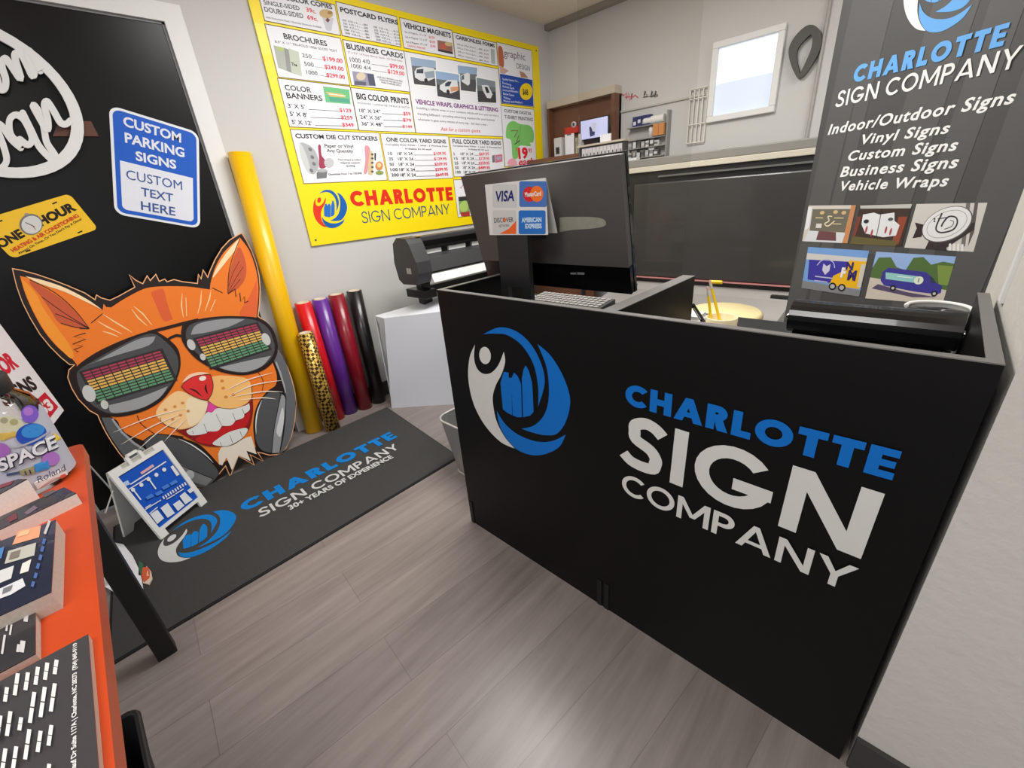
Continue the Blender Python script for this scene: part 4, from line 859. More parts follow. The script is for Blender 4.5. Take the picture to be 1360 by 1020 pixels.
# upper edge: same width, leaning back so that it meets the photo's upper corners
r = ray(143, 628); nb = bx; t_ = (fl_ - CAM).dot(nb) / r.dot(nb); tp = CAM + r * t_; up = tp - fl_; HH = up.length; up.normalize()
nS = bx.cross(up); SP = Plane(fl_, nS)
sg = thing('folding_sign', 'small white folding sidewalk sign with a blue price sheet on the dark mat', 'sign', tuple((fl_ + fr_) / 2 + bk * .06))
PLW = mat('sign_plastic', (232, 232, 228), .4, var=.01); PLS = mat('sign_plastic_side', (206, 206, 196), .5, var=.03)
S3 = lambda x, y, o=0: fl_ + bx * x + up * y + SP.n * o
m_ = MB(PLW); tk = .012
for p in ([(0, .03), (.02, .03), (.02, HH - .02), (0, HH - .02)], [(W_ - .02, .03), (W_, .03), (W_, HH - .02), (W_ - .02, HH - .02)], [(.02, .03), (W_ - .02, .03), (W_ - .02, .045), (.02, .045)], [(0, 0), (.035, 0), (.035, .03), (0, .03)], [(W_ - .035, 0), (W_, 0), (W_, .03), (W_ - .035, .03)],
          [(.02, HH - .035), (W_ - .02, HH - .035), (W_ - .02, HH - .02), (.02, HH - .02)], [(0, HH - .02), (.05, HH - .02), (.05, HH), (0, HH)], [(W_ - .05, HH - .02), (W_, HH - .02), (W_, HH), (W_ - .05, HH)]):
    m_.slab([S3(*q) for q in p], -SP.n * tk)
m_.build('front_frame', sg)
m_ = MB(PLW); c_ = W_ * .47
for p in ([(c_ - .034, HH - .02), (c_ - .02, HH - .02), (c_ - .02, HH + .02), (c_ - .034, HH + .01)], [(c_ + .02, HH - .02), (c_ + .034, HH - .02), (c_ + .034, HH + .01), (c_ + .02, HH + .02)], [(c_ - .026, HH + .012), (c_ + .026, HH + .012), (c_ + .02, HH + .024), (c_ - .02, HH + .024)]): m_.slab([S3(*q) for q in p], -SP.n * tk)
m_.build('handle', sg)
apex = S3(0, HH, -tk); spread = 2 * (apex - fl_).dot(bk)
ft = fl_ + bk * spread; ft.z = .0115
m_ = MB(PLS); m_.slab([apex, apex + bx * W_, ft + bx * W_, ft + bx * (W_ - .04), ft + bx * (W_ - .05) + (apex - ft) * .1, ft + bx * .05 + (apex - ft) * .1, ft + bx * .04, ft], -bk * .010); m_.build('rear_panel', sg)
gu = MB(PLS); gu.slab([fl_ + Vector((0, 0, .06)) + bk * .03, apex - up * .02, ft + (apex - ft) * .3], bx * .002); 
a = Art(SP, 130, 580, 7.2875, -.003); BL2 = ink(20, 84, 190); SWH = ink(226, 230, 236)
a.fn = lambda x, y: S3(x, y, -.004); a.poly([(.018, .042), (W_ - .018, .042), (W_ - .018, HH - .033), (.018, HH - .033)], BL2); a.fn = None; a.build('price_sheet', sg)
a = Art(SP, 130, 580, 7.2875, -.0033)
a.poly([(415, 345), (535, 265), (552, 285), (430, 365)], ink(226, 176, 178)); a.line([(320, 460), (665, 238)], 12, SWH); a.line([(305, 508), (500, 388)], 10, SWH); a.poly([(248, 442), (295, 420), (318, 458), (270, 478)], ink(176, 200, 236))
for x, y in ((345, 512), (425, 465), (495, 410), (570, 368), (645, 318)): a.poly(ell(x, y, 20, 20, 0, 12), SWH)
for p, q in (((352, 520), (420, 610)), ((505, 420), (565, 505))): a.line([p, q], 14, SWH)
a.poly([(705, 292), (730, 275), (795, 365), (765, 380)], SWH)
for k in range(10):
    x = 625 + k * 23; y = 580 - k * 15; a.poly([(x, y), (x + 12, y - 8), (x + 28, y + 18), (x + 16, y + 26)], SWH)
for p, q in (((460, 705), (612, 612)), ((500, 745), (580, 680)), ((750, 555), (830, 505)), ((665, 605), (745, 560)), ((460, 690), (515, 655))): a.line([p, q], 9, SWH)
for p in ([(505, 750), (575, 705), (640, 790), (575, 845)], [(605, 690), (675, 640), (745, 740), (675, 785)], [(725, 655), (790, 612), (838, 665), (775, 720)], [(790, 575), (840, 535), (915, 610), (845, 655)], [(865, 520), (910, 485), (935, 515), (890, 550)]): a.poly(p, SWH)
for x, y in ((500, 575), (590, 540), (655, 480), (730, 440)): a.poly([(x - 40, y + 10), (x + 20, y - 25), (x + 45, y), (x - 20, y + 35)], ink(74, 130, 214))
a.build('printing', sg)

# ================================================================== table with catalogues at the left
TT = .74
TBL = mat('orange_wood', (186, 64, 18), .42, var=.14, scale=9); TBE = mat('orange_edge', (192, 88, 52), .45, var=.08)
tb = thing('display_table', 'orange wood topped table with black legs at the left of the photo', 'table', (-.42, .7, 0))
e0 = at(110, 588, 2, TT); e1 = at(153, 1020, 2, TT); ed = (e1 - e0).normalized(); en = Vector((-ed.y, ed.x, 0)); en = en if en.x < 0 else -en
far = e0; near = e0 + ed * 1.85
cor = [far + ed * .02 * (1 - math.sin(k * pi / 12)) + en * .02 * (1 - math.cos(k * pi / 12)) for k in range(7)]
pts = [near, near + en * .62, far + en * .62] + [far + ed * .02 * (1 - math.sin(k * pi / 12)) + en * .02 * (1 - math.cos(k * pi / 12)) for k in range(6, -1, -1)]
m_ = MB(TBL); m_.slab([p - Vector((0, 0, .032)) for p in pts], (0, 0, .032), TBL, TBE); m_.build('table_top', tb, .003)
LEGM = mat('table_leg_black', (18, 18, 18), .5)
lg = at(222, 866, 2, 0)
for p in (lg, lg + en * .52, lg + ed * 1.6, lg + ed * 1.6 + en * .52):
    m_ = MB(LEGM); m_.box((p.x - .025, p.y - .024, 0), (p.x + .025, p.y + .024, TT - .032)); m_.build('leg', tb, .003)
m_ = MB(LEGM); m_.box((lg.x - .56, lg.y - .02, TT - .10), (lg.x, lg.y + .0, TT - .032)); m_.box((lg.x - .02, lg.y - 1.6, TT - .10), (lg.x, lg.y, TT - .032)); m_.build('apron', tb)
# glossy literature; z is the height of the upper face
def lit(name, label, cat_, right_far, right_near, width, z, th, cover, edge, group=None, px_=True):
    A = at(*right_far, 2, z); B_ = at(*right_near, 2, z); d = (B_ - A).normalized(); nn = Vector((-d.y, d.x, 0)); nn = nn if nn.x < 0 else -nn
    o = thing(name, label, cat_, tuple((A + B_) / 2 + nn * width / 2 - Vector((0, 0, th))), group)
    q = [A, A + nn * width, B_ + nn * width, B_]
    m_ = MB(edge); m_.slab([p - Vector((0, 0, th)) for p in q], (0, 0, th - .0016)); m_.build('page_block', o)
    m_ = MB(cover); m_.slab([p - Vector((0, 0, .0015)) for p in q], (0, 0, .0015)); m_.build('cover', o, .0004)
    return o, Plane((0, 0, z), (0, 0, 1)), A, B_, nn
PGE = mat('page_edges', (196, 184, 172), .8, var=.2, scale=220)
COV = mat('cover_dark', (48, 46, 50), .25, coat=.4, var=.1); COV2 = mat('cover_charcoal', (60, 57, 60), .3, coat=.4, var=.08); COV3 = mat('cover_navy', (40, 44, 60), .22, coat=.5, var=.15)
TW = ink(216, 214, 212)
o, pl, A, B_, nn = lit('flyer_stack', 'charcoal price flyers with white text at the near end of the orange table', 'flyers', (117, 842), (131, 1020), .30, TT + .012, .012, COV2, mat('flyer_edge', (196, 176, 160), .6))
a = Art(pl, 0, 820, 5.1)
a.text('1717 Fruehauf Dr Suite 117A | Charlotte, NC 28273  (704) 845-9119', (515, 1230), (522, 170), (478, 1230), TW, .03)
for x, y, L_ in ((380, 290, 105), (318, 310, 125), (255, 340, 130), (188, 378, 130), (120, 385, 160), (48, 480, 105), (372, 455, 205), (305, 480, 220), (235, 515, 225), (352, 740, 150), (280, 780, 155), (205, 770, 220), (150, 690, 95), (78, 650, 180), (12, 680, 180), (120, 890, 180), (48, 905, 200), (345, 1010, 120), (-10, 470, 120)):
    sl = -.14; xx = x + 6
    for q0, q1 in ((0, .44), (.48, .93)):
        a.line([(xx + sl * L_ * q0, y + L_ * q0), (xx + sl * L_ * q1, y + L_ * q1)], 27, TW)
a.build('printing', o)
o, pl, A, B_, nn = lit('booklet_stack', 'small dark booklets beside the charcoal flyers on the orange table', 'booklets', (47, 810), (47, 868), .17, TT + .014, .014, COV, PGE)
a = Art(pl, 0, 640, 3.925)
for x, y, L_, wd in ((140, 690, 40, 22), (122, 830, 60, 26), (62, 745, 55, 10), (44, 720, 60, 10), (28, 800, 100, 12), (100, 850, 40, 14)): a.line([(x, y), (x - L_ * .15, y + L_)], wd, ink(190, 188, 188))
a.build('printing', o)
o, pl, A, B_, nn = lit('photo_catalogue', 'thick dark blue catalogue with small cover photos in the middle of the orange table', 'catalogue', (74, 690), (68, 786), .23, TT + .034, .034, COV3, PGE)
a = Art(pl, 0, 640, 3.925)
for q, c in (([(95, 258), (215, 228), (205, 290), (65, 330)], (214, 150, 116)), ([(45, 362), (190, 318), (180, 385), (25, 430)], (176, 174, 164)), ([(0, 465), (75, 438), (60, 505), (0, 530)], (196, 196, 196)), ([(118, 428), (165, 405), (150, 468), (105, 482)], (216, 206, 200)), ([(0, 560), (120, 505), (135, 545), (60, 590), (0, 612)], (200, 200, 204)), ([(0, 350), (25, 340), (10, 400), (0, 405)], (70, 120, 176))): a.poly(q, ink(*c))
a.poly([(105, 265), (160, 250), (150, 275), (90, 292)], ink(234, 176, 134)); a.poly([(60, 372), (110, 356), (100, 395), (48, 410)], ink(120, 110, 100)); a.poly([(20, 560), (70, 540), (60, 570), (15, 590)], ink(110, 110, 116)); a.line([(262, 205), (236, 275)], 14, ink(180, 178, 180))
for x, y in ((236, 300), (228, 340), (218, 385), (206, 430), (194, 480), (180, 525)): a.line([(x, y), (x - 8, y + 28)], 16, ink(70, 96, 150))
a.build('printing', o)
def fan(name, label, nr, nl, depth, z, th, cover, edge, rot=0):
    A = at(*nr, 2, z); L_ = at(*nl, 2, z); d = L_ - A; w_ = d.length; d.normalize(); p = Vector((d.y, -d.x, 0)); p = p if p.y > 0 else -p
    o = thing(name, label, 'catalogue', tuple(A + d * w_ / 2 + p * depth / 2 - Vector((0, 0, th))))
    q = [A, L_ , L_ + p * depth, A + p * depth]
    m_ = MB(edge); m_.slab([v - Vector((0, 0, th)) for v in q], (0, 0, th - .0016)); m_.build('page_block', o)
    m_ = MB(cover); m_.slab([v - Vector((0, 0, .0015)) for v in q], (0, 0, .0015)); m_.build('cover', o)
    return o, Plane((0, 0, z), (0, 0, 1))
WPG = mat('white_pages', (226, 220, 212), .8, var=.12, scale=200)
o, pl = fan('fanned_catalogue', 'dark covered catalogue with white page edges lying nearest the clear jar', (101, 655), (-6, 706), .055, TT + .026, .026, COV, WPG)
a = Art(pl, 0, 540, 4.636)
for q, c in (([(150, 655), (210, 610), (235, 625), (170, 668)], (110, 96, 110)), ([(260, 540), (330, 515), (350, 522), (280, 560)], (90, 84, 92)), ([(40, 690), (100, 655), (110, 690), (60, 715)], (110, 60, 66))): a.poly(q, ink(*c))
a.build('printing', o)
o, pl = fan('open_catalogue', 'catalogue with thick white pages below the jar at the left edge of the photo', (36, 636), (-40, 678), .05, TT + .050, .05, COV, WPG)
a = Art(pl, 0, 540, 4.636); a.poly([(0, 480), (90, 452), (70, 480), (0, 505)], ink(126, 60, 70)); a.build('printing', o)

# clear jar with a printed sticker
JC = Vector((-.205, 1.345, TT)); JR = .088
jr = thing('plastic_jar', 'clear plastic jar with a black lid and a cartoon space sticker on the table', 'jar', tuple(JC))
CLR = clear_mat('clear_plastic', (.93, .94, .94), 1.6)
m_ = MB(CLR); m_.lathe(JC, [(0, .003), (JR * .94, .0005), (JR, .012), (JR, .172), (JR * .93, .192), (JR * .72, .212), (JR * .7, .228)], None, 48); m_.build('jar_body', jr)
m_ = MB(mat('jar_lid', (34, 34, 35), .5)); m_.lathe(JC, [(JR * .74, .212), (JR * .76, .214), (JR * .76, .246), (JR * .7, .252), (0, .253)], None, 48); m_.build('jar_lid', jr)
CY = Cyl(JC, JR + .0012)
g0, g1 = math.radians(-150), math.radians(32)
m_ = MB(ink(188, 190, 204)); N_ = 40
V = []
for k in range(N_ + 1):
    t_ = g0 + (g1 - g0) * k / N_; wob = .006 * math.sin(k * 1.3)
    V += [JC + Vector(((JR + .0006) * math.cos(t_), (JR + .0006) * math.sin(t_), .012)), JC + Vector(((JR + .0006) * math.cos(t_), (JR + .0006) * math.sin(t_), .165 + wob))]
m_.add(V, [(2 * k, 2 * k + 2, 2 * k + 3, 2 * k + 1) for k in range(N_)]); m_.build('sticker', jr)
class CArt(Art):
    def poly(s, pts, m):
        # strips keep larger shapes on the curved wall
        s.lay += s.STEP; ctr = (sum(p[0] for p in pts) / len(pts), sum(p[1] for p in pts) / len(pts)); n = len(pts)
        V = [s.p(*ctr)]; F = []
        for f_ in (.5, 1): V += [s.p(ctr[0] + (q[0] - ctr[0]) * f_, ctr[1] + (q[1] - ctr[1]) * f_) for q in pts]
        for i in range(n): F += [(0, 1 + i, 1 + (i + 1) % n), (1 + i, 1 + n + i, 1 + n + (i + 1) % n, 1 + (i + 1) % n)]
        s.add(V, F, m); return s
    def p(s, x, y): return s.surf.hit(s.z[0] + x / s.z[2], s.z[1] + y / s.z[2], s.lay)
a = CArt(CY, 0, 540, 4.636, 0)
a.poly(ell(55, 120, 95, 62, .1), ink(206, 204, 176)); a.poly(ell(85, 95, 26, 20), ink(170, 166, 120)); a.poly(ell(25, 85, 24, 18), ink(160, 158, 130)); a.poly([(0, 165), (90, 150), (110, 180), (20, 210), (0, 205)], ink(206, 176, 84))
a.poly(ell(182, 46, 54, 54), ink(128, 92, 200)); a.poly(ell(172, 30, 30, 26), ink(176, 120, 206)); a.poly(ell(190, 170, 95, 66, -.2), ink(40, 80, 180)); a.poly(ell(200, 150, 72, 42, -.2), ink(60, 140, 214)); a.line([(20, 245), (110, 245), (220, 205), (310, 150)], 11, ink(176, 178, 190), False, 5)
a.poly([(325, 160), (352, 180), (378, 195), (345, 215), (322, 200)], ink(240, 206, 70)); a.poly(ell(0, 275, 62, 52), ink(160, 104, 184)); a.poly(ell(310, 320, 55, 44), ink(170, 116, 196))
a.poly([(205, 358), (290, 328), (305, 380), (220, 405)], ink(58, 140, 206)); a.poly([(110, 395), (205, 365), (215, 410), (135, 425)], ink(150, 146, 110)); a.line([(40, 420), (120, 405)], 16, ink(70, 84, 120)); a.line([(150, 395), (160, 420)], 7, ink(40, 44, 60)); a.line([(178, 388), (188, 412)], 7, ink(40, 44, 60))
a.poly([(205, 468), (395, 372), (412, 420), (230, 510)], ink(224, 222, 220)); a.poly([(365, 425), (395, 412), (402, 430), (372, 445)], ink(206, 80, 70)); a.build('sticker_print', jr)
a = CArt(CY, 0, 540, 4.636, .002)
for c, bd, o_ in ((ink(30, 34, 60), .07, 0), (ink(224, 226, 232), .035, -3)): a.lay += .0004; a.text('SPACE', (2 + o_, 402 + o_), (352 + o_, 250 + o_), (-20 + o_, 332 + o_), c, bd, 0, True)
a.text('Roland', (232, 468), (396, 392), (222, 430), ink(70, 74, 92), 0, 0, True); a.build('sticker_lettering', jr)

# yard sign on its post beyond the table
rd = Vector((math.sin(math.radians(13)), math.cos(math.radians(13)), 0))
d0, d1 = ray(0, 430), ray(85, 545); t1 = 2.2 / d1.y; t0 = t1 * rd.dot(d1) / rd.dot(d0)
P1 = CAM + d1 * t1; P0 = CAM + d0 * t0; eu = (P0 - P1).normalized(); YP = Plane(P1, rd.cross(eu))
ys = thing('yard_sign', 'white yard sign with red and black lettering beyond the table at the left edge', 'sign', (P1.x - .06, P1.y - .3, 0))
m_ = MB(PWH); m_.slab([P1, P1 + eu * .46, P1 + eu * .46 - rd * .6, P1 - rd * .6], -YP.n * .004); m_.build('sign_panel', ys)
a = Art(YP, 0, 420, 7.283)
a.text('COLOR', (-165, 706), (181, 476), (-262, 536), ink(214, 24, 60), .05); a.text('SIGNS', (50, 872), (364, 690), (-46, 742), ink(22, 22, 24), .04, .0)
a.poly([(330, 830), (430, 735), (562, 878), (462, 1010)], ink(206, 18, 52)); a.text('$53', (355, 1025), (520, 880), (285, 930), ink(240, 236, 236), .05); a.build('lettering', ys)
q = [YP.hit(*p, -.012) for p in ((54, 545), (93, 605), (138, 676), (128, 684), (82, 640), (20, 560))]
m_ = MB(mat('sign_post_grey', (126, 128, 128), .5)); m_.slab(q, -YP.n * .02); m_.build('post', ys)
fp = YP.hit(133, 680, -.022)
m_ = MB(LEGM); m_.box((fp.x - .04, fp.y + .035, 0), (fp.x + .0, fp.y + .06, fp.z + .06)); m_.build('post_foot', ys)
m_ = MB(RIM); m_.pipe([YP.hit(x, y, .004) for x, y in ((100, 600), (148, 653), (138, 682))], .0025); m_.build('wire_stake', ys)

# flat cut-out lying on the mat behind the table leg
ZF = Plane((0, 0, .0165), (0, 0, 1))
co = thing('flat_cutout', 'white cut-out with green and orange tip lying on the mat behind the table leg', 'cut-out', tuple(at(165, 765, 2, .0115)))
m_ = MB(); m_.slab([ZF.hit(*q) for q in ((118, 752), (128, 745), (150, 720), (164, 723), (176, 738), (184, 755), (188, 768), (190, 785), (170, 800), (150, 785), (128, 772))], (0, 0, -.005), PWH); m_.build('white_body', co)
m_ = MB(); m_.slab([ZF.hit(*q) for q in ((184, 745), (190, 748), (190, 765), (184, 764))], (0, 0, -.005), ink(60, 104, 76)); m_.build('green_band', co)
m_ = MB(); m_.slab([ZF.hit(*q) for q in ((189, 757), (195, 752), (200, 758), (202, 768), (198, 776), (190, 774))], (0, 0, -.005), ink(226, 206, 190)); m_.build('orange_tip', co)
a = Art(ZF, 0, 580, 4); a.poly([(758, 695), (785, 692), (798, 715), (795, 750), (765, 775), (752, 740)], ink(214, 96, 62)); a.line([(785, 715), (782, 740), (792, 735)], 5, ink(236, 220, 210)); a.build('tip_print', co)

# ================================================================== things on the desks
MONB = mat('monitor_back', (92, 88, 86), .4, metal=.25, var=.03, bump=.03, bscale=700); MONG = mat('monitor_gloss', (10, 10, 11), .15, coat=.3)
mn = thing('monitor', 'large black monitor seen from behind on the left desk, with a patch of tape', 'monitor', (1.12, .93, SH))
mb0, mt0 = Vector((1.164, 0, .937)), Vector((1.083, 0, 1.312)); mup = (mt0 - mb0).normalized(); mn_n = Vector((mup.z, 0, -mup.x)); MH = (mt0 - mb0).length
MY0, MY1 = .628, 1.25
M3 = lambda y, v, o=0: Vector((mb0.x, y, mb0.z)) + mup * v - mn_n * o     # o > 0: towards the photo's viewpoint
MP = Plane(mb0, mn_n)
m_ = MB(MONB); m_.slab([M3(MY0, .085), M3(MY1, .085), M3(MY1, MH), M3(MY0, MH)], mn_n * .022); m_.build('back_cover', mn, .003)
m_ = MB(MONG); m_.slab([M3(MY0, 0, -.004), M3(MY1, 0, -.004), M3(MY1, .085, -.004), M3(MY0, .085, -.004)], mn_n * .026); m_.build('lower_cover', mn, .003)
m_ = MB(MONG); m_.slab([M3(MY0 - .002, 0, -.022), M3(MY1 + .002, 0, -.022), M3(MY1 + .002, MH + .003, -.022), M3(MY0 - .002, MH + .003, -.022)], mn_n * .012); m_.build('screen_frame', mn, .002)
m_ = MB(mat('screen_glass', (8, 8, 9), .08)); m_.slab([M3(MY0 + .01, .02, -.034), M3(MY1 - .01, .02, -.034), M3(MY1 - .01, MH - .008, -.034), M3(MY0 + .01, MH - .008, -.034)], mn_n * .0006); m_.build('screen', mn)
a = Art(MP, 600, 190, 4.858, .0006); a.poly(smooth([(697, 480, 1), (760, 476), (880, 476), (960, 484), (993, 505), (985, 535), (900, 552), (780, 560), (696, 574, 1)], 4), mat('masking_tape', (150, 150, 134), .7, var=.16, scale=60)); a.build('tape_patch', mn)
a = Art(MP, 600, 190, 4.858, -.0034); a.poly([(762, 838), (800, 838), (800, 850), (762, 850)], ink(120, 120, 120)); a.poly([(806, 836), (852, 838), (852, 852), (806, 850)], ink(120, 120, 120)); a.build('maker_badge', mn)
sx = 1.035
pS0, pS1 = at(667, 395, 0, sx), at(705, 395, 0, sx); sz = at(690, 312, 0, sx).z
hA, hB = at(676, 398, 0, sx), at(692, 382, 0, sx); SBK = mat('stand_black', (34, 34, 35), .4)
m_ = MB(SBK); m_.box((sx, pS1.y, hB.z), (sx + .018, pS0.y, sz)); m_.box((sx, pS1.y, SH), (sx + .018, hB.y, hB.z)); m_.box((sx, hA.y, SH), (sx + .018, pS0.y, hB.z)); m_.box((sx, hB.y, SH), (sx + .018, hA.y, hA.z))
m_.box((sx + .018, pS1.y, sz - .02), (1.13, pS0.y, sz)); m_.build('stand_column', mn)
m_ = MB(SBK); m_.box((sx + .018, .86, SH), (1.25, 1.12, SH + .012)); m_.build('stand_base', mn, .004)
# card sign standing on the monitor's stand
CX = 1.03
TP = Plane((CX, 0, 0), (-1, 0, 0))
tc_ = thing('card_sign', 'white tent card with four payment card logos on the back of the monitor', 'sign', (CX, .93, sz))
q0, q1 = TP.hit(650.5, 314), TP.hit(727.8, 314); zt_ = TP.hit(651.5, 244.5).z; zb_ = sz + .0005; y0, y1 = q1.y, q0.y
m_ = MB(ink(224, 222, 218)); m_.box((CX, y0, zb_), (CX + .0015, y1, zt_)); m_.build('front_leaf', tc_)
m_ = MB(ink(206, 204, 200)); m_.slab([(CX + .0015, y0, zt_), (CX + .0015, y1, zt_), (CX + .045, y1, zb_), (CX + .045, y0, zb_)], (.0015, 0, 0)); m_.build('rear_leaf', tc_)
def card(a, x0, y0, x1, y1, m):
    a.poly([(x0 + (x1 - x0) * u, y0 + (y1 - y0) * v) for u, v in rrect(1, 1, .08)], m)
ZV = (600, 190, 4.858)
a = Art(TP, *ZV, base=.0004); card(a, 264, 266, 422, 416, ink(206, 206, 204)); a.text('VISA', (288, 376), (404, 372), (284, 312), ink(26, 34, 110), .03, .2); a.build('card_logo', tc_)
a = Art(TP, *ZV, base=.0004); card(a, 436, 246, 614, 412, ink(72, 116, 186)); a.poly(ell(502, 330, 42, 50), ink(212, 40, 44)); a.poly(ell(550, 328, 42, 52), ink(240, 118, 40)); a.text('MasterCard', (474, 346), (578, 338), (472, 318), ink(238, 236, 234), .03); a.build('card_logo', tc_)
a = Art(TP, *ZV, base=.0004); card(a, 264, 434, 416, 586, ink(206, 205, 202)); a.poly([(416, 500), (416, 586), (308, 586), (370, 552)], ink(240, 104, 40)); a.text('DISCOVER', (276, 514), (400, 508), (274, 484), ink(48, 40, 46), .01); a.text('NETWORK', (306, 544), (374, 540), (304, 526), ink(110, 104, 104), 0); a.poly(ell(343, 496, 9, 13), ink(232, 110, 60)); a.build('card_logo', tc_)
a = Art(TP, *ZV, base=.0004); card(a, 432, 434, 606, 588, ink(40, 112, 196)); a.text('AMERICAN', (452, 510), (580, 508), (449, 482), ink(200, 222, 240), .05); a.text('EXPRESS', (476, 550), (582, 548), (473, 522), ink(200, 222, 240), .05); a.build('card_logo', tc_)
# keyboard, mouse and card behind the front panel
kb_ = thing('keyboard', 'dark keyboard with grey keys below the monitor on the left desk', 'keyboard', (1.63, 1.21, SH))
kz = SH + .02
k0 = at(722, 399, 2, kz); kx0, kx1, ky0, ky1 = 1.56, 1.71, 1.0, 1.42
m_ = MB(mat('keyboard_body', (62, 61, 60), .5)); m_.hexa([(kx0, ky0, SH), (kx1, ky0, SH), (kx1, ky1, SH), (kx0, ky1, SH)], [(kx0, ky0, kz - .004), (kx1, ky0, kz + .01), (kx1, ky1, kz + .01), (kx0, ky1, kz - .004)]); m_.build('key_tray', kb_, .003)
m_ = MB(mat('key_caps', (150, 148, 144), .5))
for r_i in range(5):
    for c_i in range(15):
        xx = kx0 + .012 + r_i * .026; yy = ky0 + .012 + c_i * .0265; zz = kz - .004 + (xx - kx0) / .15 * .014
        m_.box((xx, yy, zz), (xx + .021, yy + .021, zz + .006))
m_.build('keys', kb_, .001)
tag(kb_.children[1], None, None, None, 'stuff')
ms = MB(mat('white_plastic', (226, 226, 224), .4)); ms.ball((1.60, 1.525, SH + .0205), (.05, .032, .02), None, 20, 12)
o = ms.build('mouse'); tag(o, 'white mouse behind the foot of the monitor stand', 'mouse')
cdp = thing('leaflet', 'white and red leaflet lying on the desk beside the keyboard', 'leaflet', (1.72, 1.47, SH))
m_ = MB(PWH); m_.box((1.60, 1.425, SH), (1.745, 1.485, SH + .001)); m_.build('leaflet_sheet', cdp)
m_ = MB(ink(206, 40, 44)); m_.box((1.69, 1.43, SH + .001), (1.735, 1.475, SH + .0014)); m_.build('red_print', cdp)
# mug with pencils and pens
mg = thing('pencil_mug', 'cream mug used as a pencil holder on the right desk', 'mug', (1.38, .43, SH))
MC = Vector((1.385, .432, SH))
m_ = MB(mat('mug_cream', (234, 218, 178), .35)); m_.lathe(MC, [(0, .001), (.04, .001), (.044, .006), (.046, .098), (.044, .10), (.042, .098), (.04, .01), (0, .008)], None, 36); m_.build('mug_body', mg)
m_ = MB(mat('mug_cream', (234, 218, 178), .35)); m_.pipe([MC + Vector((-.042, 0, .075)), MC + Vector((-.064, 0, .068)), MC + Vector((-.07, 0, .048)), MC + Vector((-.062, 0, .028)), MC + Vector((-.042, 0, .02))], .006); m_.build('mug_handle', mg)
YP_ = mat('pencil_yellow', (255, 212, 16), .4); ER = mat('eraser_pink', (226, 180, 170), .6); FER = mat('ferrule', (220, 216, 200), .35, metal=.3); PT_ = mat('pencil_wood', (214, 176, 120), .7)
def pencil(label, base, tip):
    o = thing('pencil', label, 'pencil', tuple(base), 'pencils in the mug'); d = (tip - base).normalized(); L_ = (tip - base).length
    m_ = MB(YP_); m_.tube(base + d * .015, tip - d * .028, .0042, None, None, 6); m_.build('shaft', o)
    m_ = MB(PT_); m_.tube(base, base + d * .015, .0008, .0042, None, 6); m_.build('point', o)
    m_ = MB(FER); m_.tube(tip - d * .028, tip - d * .012, .0044, None, None, 12); m_.build('ferrule', o)
    m_ = MB(ER); m_.tube(tip - d * .012, tip, .004, None, None, 12); m_.build('eraser', o)
pencil('upright yellow pencil with a pink eraser in the cream mug', MC + Vector((-.01, .012, .012)), at(939.5, 381, 0, MC.x - .005))
pencil('longer leaning yellow pencil in the cream mug', MC + Vector((.012, -.016, .012)), at(942.5, 372, 0, MC.x + .018))
flg = MB(YP_); e_ = at(943, 374.5, 0, MC.x + .024); e2 = at(959, 375, 0, MC.x + .024); flg.tube(e_, e2, .0055, None, None, 12)
o = flg.build('pencil_grip'); tag(o, 'short yellow stick crossing the top of the leaning pencil', 'pencil grip')
pn = thing('marker', 'black marker leaning in the cream mug', 'marker', tuple(MC + Vector((-.005, .02, .05))), 'pens in the mug')
b0 = MC + Vector((-.004, .018, .03)); b1 = at(919.5, 404, 0, MC.x)
m_ = MB(PLB); m_.tube(b0, b1, .0065, None, None, 14); m_.build('barrel', pn)
m_ = MB(RIM); m_.tube(b1 + (b0 - b1) * .1 + Vector((-.007, 0, 0)), b1 + (b0 - b1) * .45 + Vector((-.007, 0, 0)), .0015, None, None, 8); m_.build('clip', pn)
st = thing('card_box', 'white box of small cards left of the cream mug', 'box', (1.47, .57, SH))
m_ = MB(PLW); m_.box((1.42, .515, SH), (1.52, .60, SH + .062)); m_.build('tray', st, .006)
m_ = MB(ink(206, 206, 204)); m_.box((1.43, .525, SH + .062), (1.51, .59, SH + .074)); m_.build('cards', st)
# long black machine with end knobs
mc = thing('desk_machine', 'long black rounded office machine with chrome end knobs on the right desk', 'office machine', (1.26, .06, SH))
GL = mat('machine_black', (13, 13, 14), .22, coat=.3)
mx = 1.26; mA = at(1052, 418, 0, mx); mB_ = at(1278, 437, 0, mx); zc = (mA.z + mB_.z) / 2 - .004; r0 = .040
prof = [(mx + r0 * math.cos(t) * 1.25, zc + r0 * math.sin(t)) for t in [2 * pi * k / 20 for k in range(20)]]
m_ = MB(GL); m_.slab([(x, mB_.y, z) for x, z in prof], (0, mA.y - mB_.y, 0)); m_.build('upper_housing', mc, .006)
m_ = MB(GL); m_.hexa([(mx - .045, mB_.y + .03, SH), (mx + .07, mB_.y + .03, SH), (mx + .07, mA.y - .01, SH), (mx - .045, mA.y - .01, SH)], [(mx - .02, mB_.y + .015, zc - .015), (mx + .045, mB_.y + .015, zc - .015), (mx + .045, mA.y - .01, zc - .015), (mx - .02, mA.y - .01, zc - .015)]); m_.build('base', mc, .004)
CHR = mat('chrome', (220, 220, 220), .15, metal=1.0)
for yy in (mA.y + .006, mB_.y - .006):
    m_ = MB(CHR); m_.ball((mx, yy, zc - .004), (.008, .008, .008)); m_.build('knob', mc)
ds = thing('round_dish', 'round black dish with a white rim behind the long black machine', 'dish', (1.40, -.045, SH))
dc = at(1246, 409, 0, 1.40)
